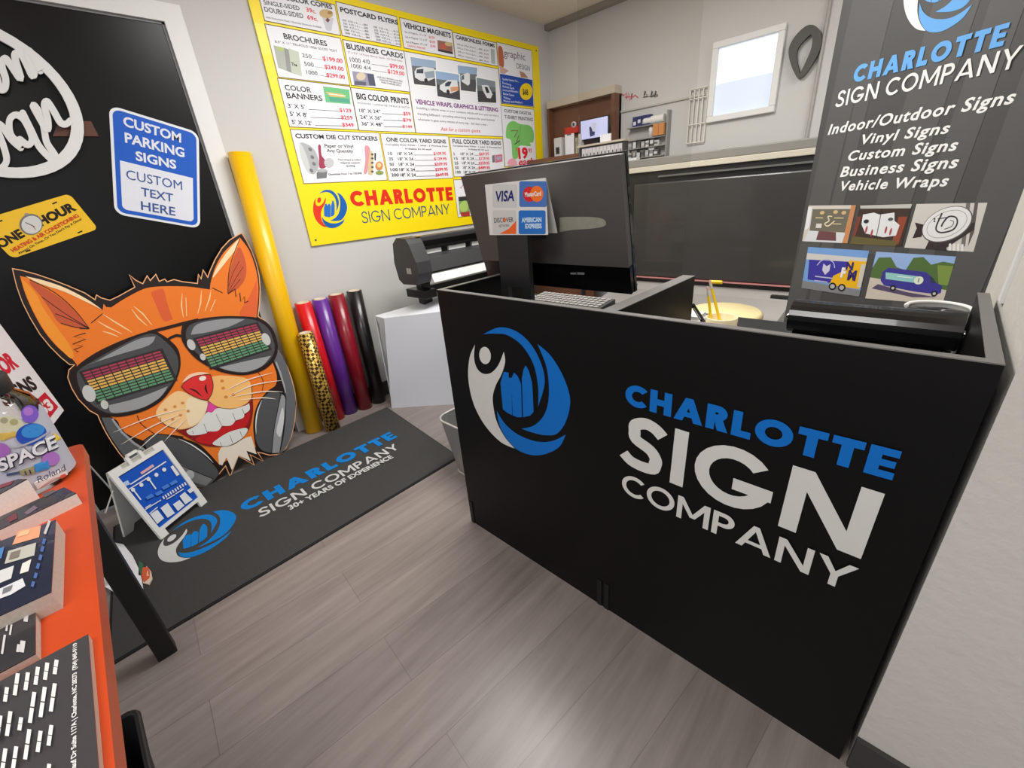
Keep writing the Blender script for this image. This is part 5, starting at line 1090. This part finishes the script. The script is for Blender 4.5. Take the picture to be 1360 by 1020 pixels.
m_ = MB(GL); m_.lathe((1.40, dc.y, SH), [(0, 0), (.035, 0), (.045, .02), (.055, dc.z - SH - .02), (.055, dc.z - SH), (0, dc.z - SH + .002)], None, 32); m_.build('bowl', ds)
m_ = MB(PLW); m_.pipe([Vector((1.40 + .057 * math.cos(t), dc.y + .057 * math.sin(t), dc.z + .001)) for t in [math.radians(-100 + 200 * k / 22) for k in range(23)]], .0045); m_.build('rim', ds)
# stool behind the desks
so = thing('stool', 'round stool with a pale yellow seat behind the right desk', 'stool', (2.10, .65, 0))
m_ = MB(mat('seat_yellow', (236, 220, 166), .5)); m_.lathe((2.10, .65, .622), [(0, 0), (.15, 0), (.165, .012), (.165, .03), (.152, .042), (0, .043)], None, 48); m_.build('seat', so)
for k in range(4):
    t_ = pi / 4 + k * pi / 2; c, s_ = math.cos(t_), math.sin(t_)
    m_ = MB(RIM); m_.tube((2.10 + .2 * c, .65 + .2 * s_, 0), (2.10 + .12 * c, .65 + .12 * s_, .622), .012); m_.build('leg', so)
m_ = MB(RIM); m_.pipe([(2.10 + .165 * math.cos(2 * pi * k / 24), .65 + .165 * math.sin(2 * pi * k / 24), .28) for k in range(25)], .008); m_.build('foot_ring', so)

# ================================================================== roll-up banner behind the right desk
bd = Vector((0.47909544, 0.87776282, 0)); bL = CAM + (Vector((2.772, .527, 1.045)) - CAM) * .9
BN = Plane((bL.x, bL.y, 0), (bd.y, -bd.x, 0)); BW = .80
bn = thing('rollup_banner', 'tall dark grey roll-up banner with company lettering and photos behind the right desk', 'banner', (bL.x - bd.x * BW / 2, bL.y - bd.y * BW / 2, 0))
B3 = lambda u, z, o=0: Vector((bL.x, bL.y, 0)) - bd * u + Vector((0, 0, z)) + BN.n * o
BC = mat('banner_grey', (72, 72, 72), .55, var=.03); BC2 = mat('banner_light_grey', (84, 84, 84), .55, var=.03)
m_ = MB(BC); m_.slab([B3(0, .12), B3(BW, .12), B3(BW, 2.12), B3(0, 2.12)], -BN.n * .002); m_.build('banner_sheet', bn)
m_ = MB(RIM); m_.slab([B3(-.01, .02), B3(BW + .01, .02), B3(BW + .01, .12), B3(-.01, .12)], -BN.n * .08); m_.build('base_case', bn, .01)
m_ = MB(RIM); m_.tube(B3(.4, .12, -.03), B3(.4, 2.14, -.03), .01); m_.build('pole', bn)
m_ = MB(RIM); m_.slab([B3(0, 2.115, .004), B3(BW, 2.115, .004), B3(BW, 2.145, .004), B3(0, 2.145, .004)], -BN.n * .012); m_.build('top_rail', bn, .003)
a = Art(BN); a.fn = lambda u, z: B3(u, z)
for u0, w_, z0 in ((.0, .09, .5), (.10, .05, .12), (.30, .12, .9), (.46, .08, .6), (.60, .10, .3), (.74, .05, .2)):
    a.poly([(u0, z0), (u0 + w_, z0), (min(BW, u0 + w_ * 1.2 + .05), 2.11), (min(BW - .01, u0 + .05), 2.11)], BC2)
a.build('background_stripes', bn)
ZB = (1020, 0, 3.923); SKY = ink(106, 172, 236); BWT = ink(238, 238, 238)
a = Art(BN, *ZB, base=.0016); a.logo('CHARLOTTE', .26, (440, 434), (1228, 238), (462, 342), SKY, .14); a.build('blue_lettering', bn)
a = Art(BN, *ZB, base=.0016); a.logo('SIGN COMPANY', .16, (352, 560), (1300, 352), (372, 476), BWT, .16); a.build('white_lettering', bn)
a = Art(BN, *ZB, base=.0016)
for s3, A, B_, T in (('Indoor/Outdoor Signs', (312, 702), (1282, 536), (322, 650)), ('Vinyl Signs', (484, 752), (943, 692), (494, 702)), ('Custom Signs', (416, 838), (984, 782), (426, 788)), ('Business Signs', (376, 921), (988, 872), (386, 870)), ('Vehicle Wraps', (376, 993), (936, 968), (384, 945))): a.text(s3, A, B_, T, BWT, .025, .18, False, 1.12)
a.build('white_lettering', bn)
a = Art(BN, *ZB, base=.0016)
# emblem size follows its left and lower extents on the cloth
eL = BN.hit(1020 + 672 / 3.923, 100 / 3.923); eB = BN.hit(1020 + 850 / 3.923, 178 / 3.923); uL = (Vector((bL.x, bL.y, 0)) - Vector((eL.x, eL.y, 0))).dot(bd); EW = .235
a.fn = lambda x, y: B3(uL + (x - 190) / 493 * EW, eB.z + (888 - y) / 493 * EW * 1.02)
for k, pts in EMB.items(): a.poly(pts, BWT if k in ('figure', 'head') else SKY)
a.build('emblem', bn)
ZQ = (1060, 260, 5.231)
def bq(q): return lambda u, v: tuple((q[0][i] * (1 - u) + q[1][i] * u) * (1 - v) + (q[3][i] * (1 - u) + q[2][i] * u) * v for i in (0, 1))
def photo(q, shapes):
    a = Art(BN, *ZQ, base=.0016); L = bq(q); a.poly(q, ink(*shapes[0]))
    for pts, c in shapes[1:]: a.poly([L(*p) for p in pts], ink(*c))
    return a, L
a, L = photo([(75, 68), (405, 65), (345, 330), (30, 315)], [(206, 200, 194), ([(.1, .1), (.9, .1), (.92, .72), (.12, .7)], (112, 108, 96)), ([(.9, 0), (1, 0), (1, 1), (.88, 1)], (196, 138, 96)), ([(.1, .7), (.9, .74), (.88, 1), (.04, 1)], (214, 216, 222)), ([(.32, .7), (.7, .72), (.74, .95), (.3, .95)], (112, 72, 76)), ([(.24, .5), (.36, .5), (.36, .62), (.24, .62)], (214, 214, 208)), ([(0, .05), (.08, .05), (.1, .6), (.02, .7)], (226, 228, 232))])
for u, v, r_ in ((.32, .2, .05), (.6, .18, .05), (.78, .2, .05)): a.poly([L(*p) for p in ell(u, v, r_, r_)], ink(206, 180, 130))
a.line([L(*p) for p in ((.55, .3), (.46, .3), (.5, .42), (.42, .5), (.5, .56), (.62, .42))], 7, ink(236, 222, 190), False, 4)
for v, u0, u1 in ((.34, .2, .36), (.34, .6, .8), (.5, .6, .78)): a.line([L(u0, v), L(u1, v)], 8, ink(206, 190, 150))
a.build('photo_print', bn)
a, L = photo([(435, 62), (795, 57), (720, 352), (365, 335)], [(66, 54, 48), ([(0, .02), (1, 0), (.99, .1), (.02, .1)], (190, 190, 186)), ([(.8, .3), (.97, .3), (.93, .95), (.8, .95)], (146, 74, 56)), ([(.0, .8), (.9, .88), (.88, 1), (0, 1)], (104, 96, 60)), ([(.1, .25), (.3, .2), (.42, .25), (.7, .2), (.74, .4), (.86, .5), (.84, .75), (.6, .8), (.24, .72), (.12, .5)], (226, 228, 232)), ([(0, .3), (.08, .3), (.06, .8), (0, .8)], (126, 66, 52))])
for u, v in ((.24, .62), (.36, .7), (.62, .62), (.72, .66)): a.poly([L(*p) for p in ell(u, v, .02, .09)], ink(176, 74, 84))
a.line([L(.44, .1), L(.47, .8)], 4, INK_); a.poly([L(*p) for p in ell(.2, .42, .05, .05)], INK_); a.poly([L(*p) for p in ell(.66, .36, .05, .04)], ink(86, 90, 96)); a.build('photo_print', bn)
a, L = photo([(825, 57), (1318, 48), (1220, 390), (740, 360)], [(206, 204, 198), ([(.7, 0), (.76, 0), (.86, .9), (.8, .9)], (120, 112, 110)), ([(.82, 0), (.87, 0), (.93, .6), (.9, .9)], (96, 90, 88)), ([(.3, 1), (.34, .7), (.9, .4), (.92, .55), (.6, .95), (.62, 1)], (58, 52, 52)), ([(.05, .42), (.22, .48), (.2, .74), (.08, .78), (.1, .55)], (54, 48, 48))])
for u in (.68, .74, .8, .86): a.poly([L(u - .06, .86), L(u - .03, .85), L(u, 1), L(u - .04, 1)], ink(232, 232, 230))
a.zoom(*ZQ); a.poly(ell(1040, 198, 188, 112, -.42, 36), ink(96, 92, 94)); a.poly(ell(1038, 196, 180, 106, -.42, 36), ink(228, 228, 230)); a.poly(ell(1038, 196, 150, 84, -.42, 36), ink(120, 116, 118)); a.poly(ell(1038, 196, 147, 81, -.42, 36), ink(228, 228, 230))
a.line([(1005, 120), (965, 210), (970, 245), (1010, 255), (1080, 235), (1110, 190), (1100, 150), (1050, 145), (1010, 190), (1000, 215)], 11, ink(60, 54, 60), False, 4); a.line([(975, 160), (1040, 150)], 7, ink(60, 54, 60)); a.line([(1020, 232), (1070, 212), (1085, 180), (1060, 168)], 5, ink(60, 54, 60), False, 4)
for x, y in ((952, 160), (952, 176)): a.poly(ell(x, y, 7, 6), ink(60, 54, 60))
a.build('photo_print', bn)
a, L = photo([(72, 355), (495, 382), (425, 700), (25, 640)], [(120, 162, 220), ([(0, .15), (1, .16), (1, .3), (0, .3)], (206, 206, 206)), ([(.05, .3), (.98, .26), (.96, .8), (.08, .78)], (62, 56, 160)), ([(.72, .24), (1, .24), (.98, .84), (.46, .84), (.5, .62), (.64, .5)], (238, 182, 30)), ([(0, .82), (1, .86), (1, 1), (0, 1)], (132, 134, 138)), ([(.92, .3), (1, .3), (1, .8), (.93, .8)], (206, 200, 190))])
for u in (.52, .68): a.poly([L(*p) for p in ell(u, .86, .065, .085)], ink(30, 28, 30)); a.poly([L(*p) for p in ell(u, .86, .04, .05)], ink(176, 176, 180))
a.poly([L(*p) for p in ((.3, .36), (.36, .42), (.42, .36), (.42, .52), (.36, .62), (.3, .52))], ink(206, 204, 226)); a.line([L(*p) for p in ((.2, .42), (.26, .3), (.36, .26), (.46, .32), (.5, .44))], 6, ink(190, 190, 226), False, 4); a.line([L(.2, .68), L(.5, .68)], 8, ink(190, 190, 226)); a.line([L(.2, .78), L(.42, .78)], 8, ink(190, 190, 226))
a.text('F', L(.62, .62), L(.70, .62), L(.62, .42), ink(236, 236, 236), .06); a.text('M', L(.74, .66), L(.88, .66), L(.74, .46), ink(50, 40, 110), .06); a.text('N', L(.68, .44), L(.80, .44), L(.68, .28), ink(50, 40, 110), .05); a.build('photo_print', bn)
a, L = photo([(545, 388), (1100, 422), (1005, 755), (468, 712)], [(150, 180, 226), ([(0, .35), (.05, .12), (.2, .1), (.3, .3), (.42, .35), (.48, .08), (.6, .05), (.72, .2), (.86, .12), (1, .15), (1, .75), (0, .6)], (84, 112, 62)), ([(.8, .2), (1, .2), (1, .6), (.88, .6)], (126, 150, 74)), ([(0, .55), (1, .7), (1, 1), (0, 1)], (206, 196, 184)), ([(.12, .68), (.5, .8), (.9, .86), (.6, .9), (.05, .78)], (92, 78, 110)),
                 ([(.14, .42), (.2, .32), (.68, .36), (.78, .46), (.84, .56), (.93, .62), (.94, .76), (.9, .8), (.6, .78), (.2, .7), (.14, .6)], (64, 60, 150)), ([(.18, .42), (.62, .46), (.66, .56), (.6, .6), (.2, .56)], (150, 206, 206)), ([(.74, .44), (.8, .48), (.84, .57), (.78, .58)], (54, 62, 84))])
for u, v in ((.32, .74), (.86, .79)): a.poly([L(*p) for p in ell(u, v, .04, .06)], ink(30, 28, 32)); a.poly([L(*p) for p in ell(u, v, .02, .03)], ink(190, 190, 194))
a.poly([L(*p) for p in ell(.62, .54, .06, .085)], ink(226, 234, 214)); a.line([L(.62, .49), L(.62, .58)], 6, ink(70, 90, 80)); a.line([L(.34, .49), L(.54, .5)], 7, ink(226, 236, 240)); a.build('photo_print', bn)

# ================================================================== wide format printer in the back room
pr = thing('wide_format_printer', 'wide grey and black large format printer across the back room', 'printer', (3.0, 1.06, 0))
PX = 2.80; py0, py1 = .50, 1.62
GRY = mat('printer_grey', (140, 138, 132), .5); DGR = mat('printer_dark', (42, 42, 42), .35); PANEL = mat('printer_front', (66, 65, 63), .3, coat=.2); CRM = mat('printer_cream', (214, 206, 190), .5); PINK = mat('pink_edge', (206, 140, 138), .5); APR = mat('apron_grey', (168, 166, 162), .5)
def pz(x, y): return at(x, y, 0, PX).z
z1 = pz(960, 180 + 29); 
zc0 = pz(950, 211); zc1 = pz(950, 219); zt1 = pz(950, 199); zp1 = pz(950, 236); zp0 = pz(950, 374)
m_ = MB(GRY); m_.box((PX, py0, zc0), (3.3, py1, zt1)); m_.build('top_cover', pr, .006)
m_ = MB(CRM); m_.box((PX - .008, py0, zc1), (3.28, py1, zc0)); m_.build('cream_strip', pr, .003)
m_ = MB(DGR); m_.box((PX + .01, py0, zp1 + .012), (3.28, py1, zc1)); m_.build('upper_recess', pr)
m_ = MB(mat('printer_bar', (96, 96, 94), .3)); m_.hexa([(PX - .01, py0, zp1 + .03), (PX + .02, py0, zp1 + .03), (PX + .02, 1.35, zp1 + .03), (PX - .01, 1.35, zp1 + .03)], [(PX, py0, zp1 + .04), (PX + .02, py0, zp1 + .04), (PX + .02, 1.35, zp1 + .04), (PX, 1.35, zp1 + .04)]); m_.build('light_bar', pr)
m_ = MB(PANEL); m_.box((PX - .012, py0, zp0 + .01), (PX + .01, 1.51, zp1)); m_.build('front_cover', pr, .008)
m_ = MB(DGR); m_.box((PX + .01, py0, .55), (3.28, py1, zp1 + .012)); m_.build('body', pr)
m_ = MB(PINK); m_.box((PX - .02, py0, zp0 - .001), (PX + .01, 1.51, zp0 + .006)); m_.build('pink_strip', pr)
m_ = MB(APR); m_.slab([(PX + .01, py0, zp0 - .03), (PX - .06, py0, zp0 - .07), (PX - .42, py0, zp0 - .13), (PX - .46, py0, zp0 - .2), (PX + .01, py0, zp0 - .2)], (0, 1.10, 0)); m_.build('apron', pr, .004)
for yy in (.52, 1.45):
    m_ = MB(DGR); m_.box((PX - .05, yy, 0), (3.25, yy + .09, .6)); m_.build('leg', pr)
a = Art(Plane((PX - .0005, 0, 0), (-1, 0, 0)), 820, 190, 4.857); a.line([(670, 38), (800, 20)], 6, ink(196, 196, 192)); a.build('maker_plate', pr)
a = Art(Plane((PX - .012, 0, 0), (-1, 0, 0)), 820, 190, 4.857, .0004); a.poly([(35, 358), (75, 355), (75, 372), (35, 375)], ink(216, 216, 214)); a.poly([(82, 465), (88, 465), (86, 505), (80, 505)], ink(206, 206, 206)); a.build('white_label', pr)
m_ = MB(ink(226, 204, 150)); m_.box((2.95, 1.28, zt1), (3.1, 1.5, zt1 + .004)); o = m_.build('paper_strip'); tag(o, 'cream paper strip lying on top of the wide printer', 'paper')

# ================================================================== things on and against the far wall
def fbox(m_, x0, y0, x1, y1, X, dep, m=None):
    p, q = at(x0, y0, 0, X), at(x1, y1, 0, X); m_.box((X, p.y, p.z), (X + dep, q.y, q.z), m); return m_
WDB = mat('hutch_brown', (112, 74, 54), .55, var=.1, scale=14); WDL = mat('hutch_cream', (196, 184, 166), .6)
hu = thing('desk_hutch', 'brown wooden hutch with a cream top shelf in the far corner', 'hutch', (3.25, 2.3, 0))
def yz(x, y, X): v = at(x, y, 0, X); return v.y, v.z
hy0, hy1 = at(816, 150, 0, 3.28).y, 2.60; hz1 = at(775, 133, 0, 3.28).z
m_ = MB(WDB); m_.box((3.35, hy0, .7), (3.378, hy1, hz1)); m_.build('back_panel', hu)
m_ = MB(WDL); m_.box((3.28, hy0, hz1), (3.378, hy1, hz1 + .05)); m_.build('top_shelf', hu)
m_ = MB(WDB); m_.box((3.28, hy0, 0), (3.378, hy0 + .03, hz1)); m_.box((3.28, hy1 - .02, 0), (3.378, hy1, hz1)); m_.build('side_panel', hu)
hz0 = at(755, 208, 0, 3.18).z
m_ = MB(WDB); m_.box((3.0, hy0, hz0 - .03), (3.378, hy1, hz0)); m_.build('desk_top', hu)
m_ = MB(WDB); m_.box((3.0, hy0, 0), (3.03, hy1, hz0 - .03)); m_.build('modesty_panel', hu)
# screen
sc = thing('computer_screen', 'computer screen with a pale blue picture lit up in the brown hutch', 'screen', (3.24, 2.17, hz0), )
(ya, za), (yb, zb2) = yz(771.5, 186, 3.22), yz(807, 155, 3.22)
m_ = MB(PLB); m_.box((3.223, yb - .008, za - .008), (3.24, ya + .008, zb2 + .012)); m_.build('screen_body', sc, .002)
m_ = MB(mat('screen_lit', (196, 200, 240), .3, var=.08, scale=8, emit=.3)); m_.box((3.22, yb, za), (3.223, ya, zb2 + .005)); m_.build('screen_picture', sc)
m_ = MB(PLB); m_.box((3.24, (ya + yb) / 2 - .03, hz0), (3.26, (ya + yb) / 2 + .03, za + .05)); m_.box((3.2, (ya + yb) / 2 - .08, hz0), (3.3, (ya + yb) / 2 + .08, hz0 + .01)); m_.build('stand', sc)
a = Art(Plane((3.22, 0, 0), (-1, 0, 0)), 725, 130, 8.5); a.poly([(490, 330), (510, 325), (530, 380), (555, 380), (550, 420), (500, 440), (495, 400)], ink(70, 74, 120)); a.poly([(520, 290), (575, 280), (560, 370), (525, 375)], ink(226, 230, 250)); a.build('picture', sc)
# low rack of white binders
bk_ = thing('binder_rack', 'low rack with a white top standing in front of the brown hutch', 'rack', (3.05, 2.05, 0))
(ra, rz0), (rb, rz1) = yz(772, 206, 2.95), yz(828, 182, 2.95); rzt = yz(800, 189, 2.95)[1]
m_ = MB(mat('rack_dark', (60, 56, 54), .5)); m_.box((2.94, rb - .014, 0), (2.99, rb, rzt - .012)); m_.box((2.94, ra, 0), (2.99, ra + .014, rzt - .012)); m_.box((2.94, rb, rzt - .018), (2.99, ra, rzt - .012)); m_.box((2.94, rb, rzt - .19), (2.99, ra, rzt - .175)); m_.build('rack_frame', bk_)
m_ = MB(WDL); m_.box((2.93, rb - .02, rzt - .012), (2.992, ra + .02, rzt)); m_.build('rack_top', bk_)
n_b = 11
for k in range(n_b):
    y_ = ra - .006 - (ra - rb - .012) * (k + 1) / n_b; wd = (ra - rb - .012) / n_b - .003
    o = thing('binder', 'white binder with a dark thumb slot standing in the low rack', 'binder', (2.955, y_ + wd / 2, rzt - .175), 'white binders in the low rack')
    m_ = MB(ink(206, 202, 204)); m_.box((2.945, y_, rzt - .175), (2.988, y_ + wd, rzt - .022)); m_.build('spine', o)
    m_ = MB(ink(90, 86, 88)); m_.box((2.9445, y_ + wd * .3, rzt - .085), (2.945, y_ + wd * .62, rzt - .055)); m_.build('slot', o)
pb_ = MB(PWH); fbox(pb_, 797, 184, 811, 171, 2.955, .012); o = pb_.build('paper_pack'); o.location.z = rzt; tag(o, 'white sheets standing on the low rack beside the lit screen', 'paper')
# small things in the hutch
def small(name, label, cat_, x0, y0, x1, y1, X, dep, m, rest=None, group=None, extra=None):
    m_ = MB(m); p, q = at(x0, y0, 0, X), at(x1, y1, 0, X); zlow = rest if rest is not None else q.z
    m_.box((X, p.y, p.z), (X + dep, q.y, zlow))
    o = thing(name, label, cat_, (X + dep / 2, (p.y + q.y) / 2, zlow), group); m_.build('body', o, .002)
    if extra: extra(o, p, q, X)
    return o
def tabf(c, f0, f1):
    def g(o, p, q, X):
        m_ = MB(c); m_.box((X - .001, q.y + (p.y - q.y) * .25, p.z + (q.z - p.z) * f1), (X, q.y + (p.y - q.y) * .75, p.z + (q.z - p.z) * f0)); m_.build('label', o)
    return g
small('clipboard', 'white clipboard with a grey clip standing in the brown hutch', 'clipboard', 750, 179, 762, 200, 3.19, .012, PWH, hz0, None, tabf(ink(110, 106, 104), .0, .08))
small('file_box', 'white file box beside the wall corner in the brown hutch', 'box', 735.5, 184, 745.5, 205, 3.17, .08, ink(206, 202, 200), hz0, None, tabf(INK_, .55, .95))
small('white_bottle', 'narrow pale bottle right of the clipboard in the hutch', 'bottle', 764, 183, 767, 198, 3.2, .02, ink(176, 170, 140), hz0, None, tabf(ink(140, 134, 110), .3, .6))
small('paper_stack', 'white papers between the bottle and the lit screen', 'papers', 768, 178, 771, 199, 3.2, .05, ink(214, 210, 206), hz0, None, tabf(ink(190, 186, 180), .3, .6))
rr_ = thing('red_holder', 'red holder hung on the brown hutch panel with a roll of tape above', 'holder', (3.33, 2.37, 1.6))
m_ = MB(ink(206, 62, 50)); fbox(m_, 749.5, 170, 767, 176, 3.32, .03); m_.build('tray', rr_, .004)
tr2 = thing('tape_roll', 'clear roll of tape resting on the red holder', 'tape', tuple(at(762, 170, 0, 3.325)))
m_ = MB(ink(206, 204, 204)); c_ = at(762.5, 165.5, 0, 3.325); m_.lathe(c_ , [(.012, -.01), (.022, -.01), (.022, .01), (.012, .01), (.012, -.01)], None, 24, (1, 0, 0)); m_.build('tape', tr2)
# tool board with small supplies
tbd = thing('tool_board', 'grey slatted tool board on the far wall beside the brown hutch', 'tool board', (3.375, 1.85, 1.35))
(ta, tz0), (tb2, tz1) = yz(836, 214, 3.37), yz(889, 152, 3.37); tz1 = yz(862, 158, 3.37)[1]
m_ = MB(mat('tool_board_grey', (182, 180, 174), .6)); m_.box((3.37, tb2, tz0), (3.382, ta, tz1)); m_.build('board', tbd)
m_ = MB(mat('tool_rail', (150, 148, 144), .5)); m_.box((3.33, tb2 - .012, tz0 - .05), (3.382, tb2, tz1 + .03)); m_.build('side_rail', tbd)
m_ = MB(mat('tool_rail', (150, 148, 144), .5))
zs = []
for f_ in (.05, .3, .52, .84):
    z_ = tz0 + (tz1 - tz0) * f_; zs.append(z_); m_.box((3.31, tb2, z_ - .006), (3.37, ta, z_)); 
m_.build('shelf', tbd)
cols = [(206, 206, 206), (150, 150, 150), (222, 222, 222), (120, 116, 112), (190, 186, 180), (226, 226, 226), (96, 94, 92)]
names = ('at the left end', 'second from the left end', 'left of the middle', 'in the middle', 'right of the middle', 'second from the right end', 'at the right end')
for si, (z_, lab) in enumerate(((zs[0], 'lowest'), (zs[1], 'second lowest'))):
    for k in range(7):
        y_ = ta - .02 - (ta - tb2 - .04) * (k + .8) / 7.6; hh = (.04, .055, .035, .05, .045, .06, .04)[(k + si * 3) % 7]
        o = thing('supply_box', '%s %s of the %s tool board shelf' % (('pale grey small box', 'grey small box', 'white small box', 'dark grey small box', 'beige small box', 'white small box', 'charcoal small box')[(k + si) % 7], names[k], lab), 'box', (3.34, y_ + .02, z_), 'small boxes on the tool board')
        m_ = MB(ink(*cols[(k + si) % 7])); m_.box((3.325, y_, z_), (3.36, y_ + .042, z_ + hh)); m_.build('carton', o)
        m_ = MB(ink(*cols[(k + si + 3) % 7])); m_.box((3.3245, y_ + .008, z_ + hh * .3), (3.325, y_ + .034, z_ + hh * .7)); m_.build('label', o)
for k in range(4):
    y_ = ta - .06 - k * .036
    o = thing('blue_box', ('leftmost', 'second', 'third', 'last')[k] + ' dark blue and white box on the top shelf of the tool board', 'box', (3.34, y_, zs[3]), 'blue and white boxes on the tool board')
    m_ = MB(ink(56, 58, 110)); m_.box((3.32, y_ - .016, zs[3]), (3.36, y_ + .016, zs[3] + .065)); m_.build('carton', o)
    m_ = MB(ink(216, 216, 226)); m_.box((3.3194, y_ - .012, zs[3] + .012 + .01 * (k % 2)), (3.32, y_ + .01, zs[3] + .034 + .01 * (k % 2))); m_.build('label', o)
o = thing('white_tube', 'white tube lying at the right of the top shelf of the tool board', 'tube', (3.34, tb2 + .09, zs[3])); m_ = MB(PLW); m_.tube((3.34, tb2 + .02, zs[3] + .027), (3.34, tb2 + .17, zs[3] + .027), .026); m_.build('tube', o)
m_ = MB(ink(150, 150, 150)); m_.tube((3.34, tb2 + .17, zs[3] + .027), (3.34, tb2 + .178, zs[3] + .027), .024); m_.build('cap', o)
o = thing('orange_box', 'orange box with bottles in it at the right of the tool board', 'box', (3.34, tb2 + .06, zs[1] - .0)); m_ = MB(ink(206, 140, 82)); m_.box((3.30, tb2 + .005, zs[1] + .062), (3.325, tb2 + .085, zs[1] + .135)); m_.build('carton', o)
m_ = MB(ink(176, 110, 60)); m_.box((3.2995, tb2 + .04, zs[1] + .062), (3.30, tb2 + .046, zs[1] + .135)); m_.build('seam', o)
o = thing('glue_bottle', 'white bottle with a dark cap on the tool board left of the orange box', 'bottle', (3.34, tb2 + .12, zs[2])); m_ = MB(PLW); m_.lathe((3.345, tb2 + .12, zs[2]), [(0, 0), (.018, 0), (.018, .06), (.008, .075), (0, .075)], None, 20); m_.build('bottle_body', o)
m_ = MB(PLB); m_.lathe((3.345, tb2 + .12, zs[2] + .075), [(.008, 0), (.008, .02), (0, .022)], None, 16); m_.build('bottle_cap', o)
pp_ = MB(PWH); fbox(pp_, 826, 209, 845, 201, 3.0, .05); o = pp_.build('paper_pile'); o.location = (3.03, o.location.y, zt1); tag(o, 'white papers on the left end of the wide printer', 'papers')
# white wire grid hung beside the window
wg = thing('wire_grid', 'white wire grid panel hung on the far wall left of the window', 'wire grid', (3.36, 1.37, 1.36))
(ga, gz0), (gb, gz1) = yz(912, 191, 3.365), yz(941, 114, 3.365); gz1 = yz(928, 117, 3.365)[1]
m_ = MB(mat('wire_white', (222, 220, 212), .4))
for k in range(5): y_ = ga + (gb - ga) * k / 4; m_.tube((3.365, y_, gz0), (3.365, y_, gz1), .0042, None, None, 8)
for k in range(4): z_ = gz0 + (gz1 - gz0) * (0, .35, .82, 1)[k]; m_.tube((3.360, ga, z_), (3.360, gb, z_), .0042, None, None, 8)
m_.build('grid', wg)
m_ = MB(mat('wire_white', (222, 220, 212), .4))
for k in range(2): y_ = (ga, gb)[k]; m_.tube((3.365, y_, gz1), (3.383, y_, gz1), .005, None, None, 8)
m_.build('hook', wg)
# lettering fixed on the far wall
FW = Plane((XF - .002, 0, 0), (-1, 0, 0))
a = Art(FW, 820, 100, 7.846, 0); a.lay = 0
m_ = Art(FW, 700, 110, 5.2308, .0004); m_.line([(645, 65), (670, 90), (690, 70), (690, 120), (705, 70), (715, 125), (730, 75), (725, 115), (750, 85), (772, 104)], 9, ink(206, 84, 96)); m_.line([(680, 100), (740, 95)], 6, ink(206, 84, 96))
o = m_.build('red_script'); tag(o, 'small red script lettering fixed on the far wall', 'lettering')
m_ = Art(FW, 700, 110, 5.2308, .0004); KK = ink(70, 68, 66)
for x in (812, 860, 886): m_.line([(x, 100), (x + 6, 55), (x + 14, 62), (x + 4, 84), (x + 20, 80), (x + 22, 92), (x, 100)], 5, KK)
m_.line([(806, 102), (902, 84)], 4, KK)
o = m_.build('black_script'); tag(o, 'small black script lettering on the far wall right of the red script', 'lettering')
# black loop hung right of the window
LP = Plane((XF - .03, 0, 0), (-1, 0, 0))
lo_ = thing('black_loop', 'dark grey teardrop loop hung on the far wall right of the window', 'loop', tuple(at(1062, 106, 0, XF - .03)))
zq = lambda pts: [(720 + x / 3.579, y / 3.579) for x, y in pts]
mid = smooth(zq([(1222, 372), (1196, 300), (1192, 235), (1225, 180), (1275, 140), (1305, 170), (1298, 235), (1262, 310), (1226, 368)]), 6, False)
wds = [3 + 10 * math.sin(pi * min(1, max(0, k / (len(mid) - 1)))) ** .6 for k in range(len(mid))]
V0, V1 = [], []
for k, p in enumerate(mid):
    a_, b_ = mid[max(0, k - 1)], mid[min(len(mid) - 1, k + 1)]; dx, dy = b_[0] - a_[0], b_[1] - a_[1]; l = math.hypot(dx, dy); h = wds[k] / 2
    V0.append((p[0] - dy / l * h, p[1] + dx / l * h)); V1.append((p[0] + dy / l * h, p[1] - dx / l * h))
n = len(mid); fr_p = [LP.hit(*q) for q in V0 + V1]; bk_p = [p + Vector((.026, 0, 0)) for p in fr_p]
m_ = MB(mat('loop_grey', (78, 76, 73), .6)); m_.add(fr_p + bk_p, [(i, i + 1, n + i + 1, n + i) for i in range(n - 1)] + [(2 * n + i, 2 * n + i + 1, i + 1, i) for i in range(n - 1)] + [(n + i, n + i + 1, 3 * n + i + 1, 3 * n + i) for i in range(n - 1)]); m_.build('loop', lo_)
m_ = MB(RIM); tp_ = at(1076, 37, 0, XF - .02); m_.tube(tp_, tp_ + Vector((.02, 0, 0)), .006); m_.build('hook', lo_)
cv = MB(mat('conduit', (170, 168, 162), .5)); cy = at(1075, 110, 0, 3.37); cv.tube((3.372, .70, 1.35), (3.372, .70, ZC - .04), .008); o = cv.build('cable_conduit'); tag(o, 'thin grey conduit running up the far wall beside the dark loop', 'conduit')
# clear sheet hanging behind the monitor
ac = thing('acrylic_sheet', 'tall clear acrylic sheet hanging behind the monitor, its edge left of the window', 'acrylic sheet', (2.2, 1.3, .8))
e_ = at(918, 200, 0, 2.2)
m_ = MB(clear_mat('clear_acrylic', (.955, .955, .95), .3)); m_.box((2.2, e_.y, .8), (2.204, e_.y + .62, ZC - .012)); m_.build('sheet', ac)
m_ = MB(PINK); m_.box((2.195, e_.y + .40, .80), (2.21, e_.y + .46, .835)); m_.build('clamp', ac)
m_ = MB(RIM); m_.box((2.19, e_.y + .05, ZC - .03), (2.214, e_.y + .57, ZC)); m_.build('hanger', ac)
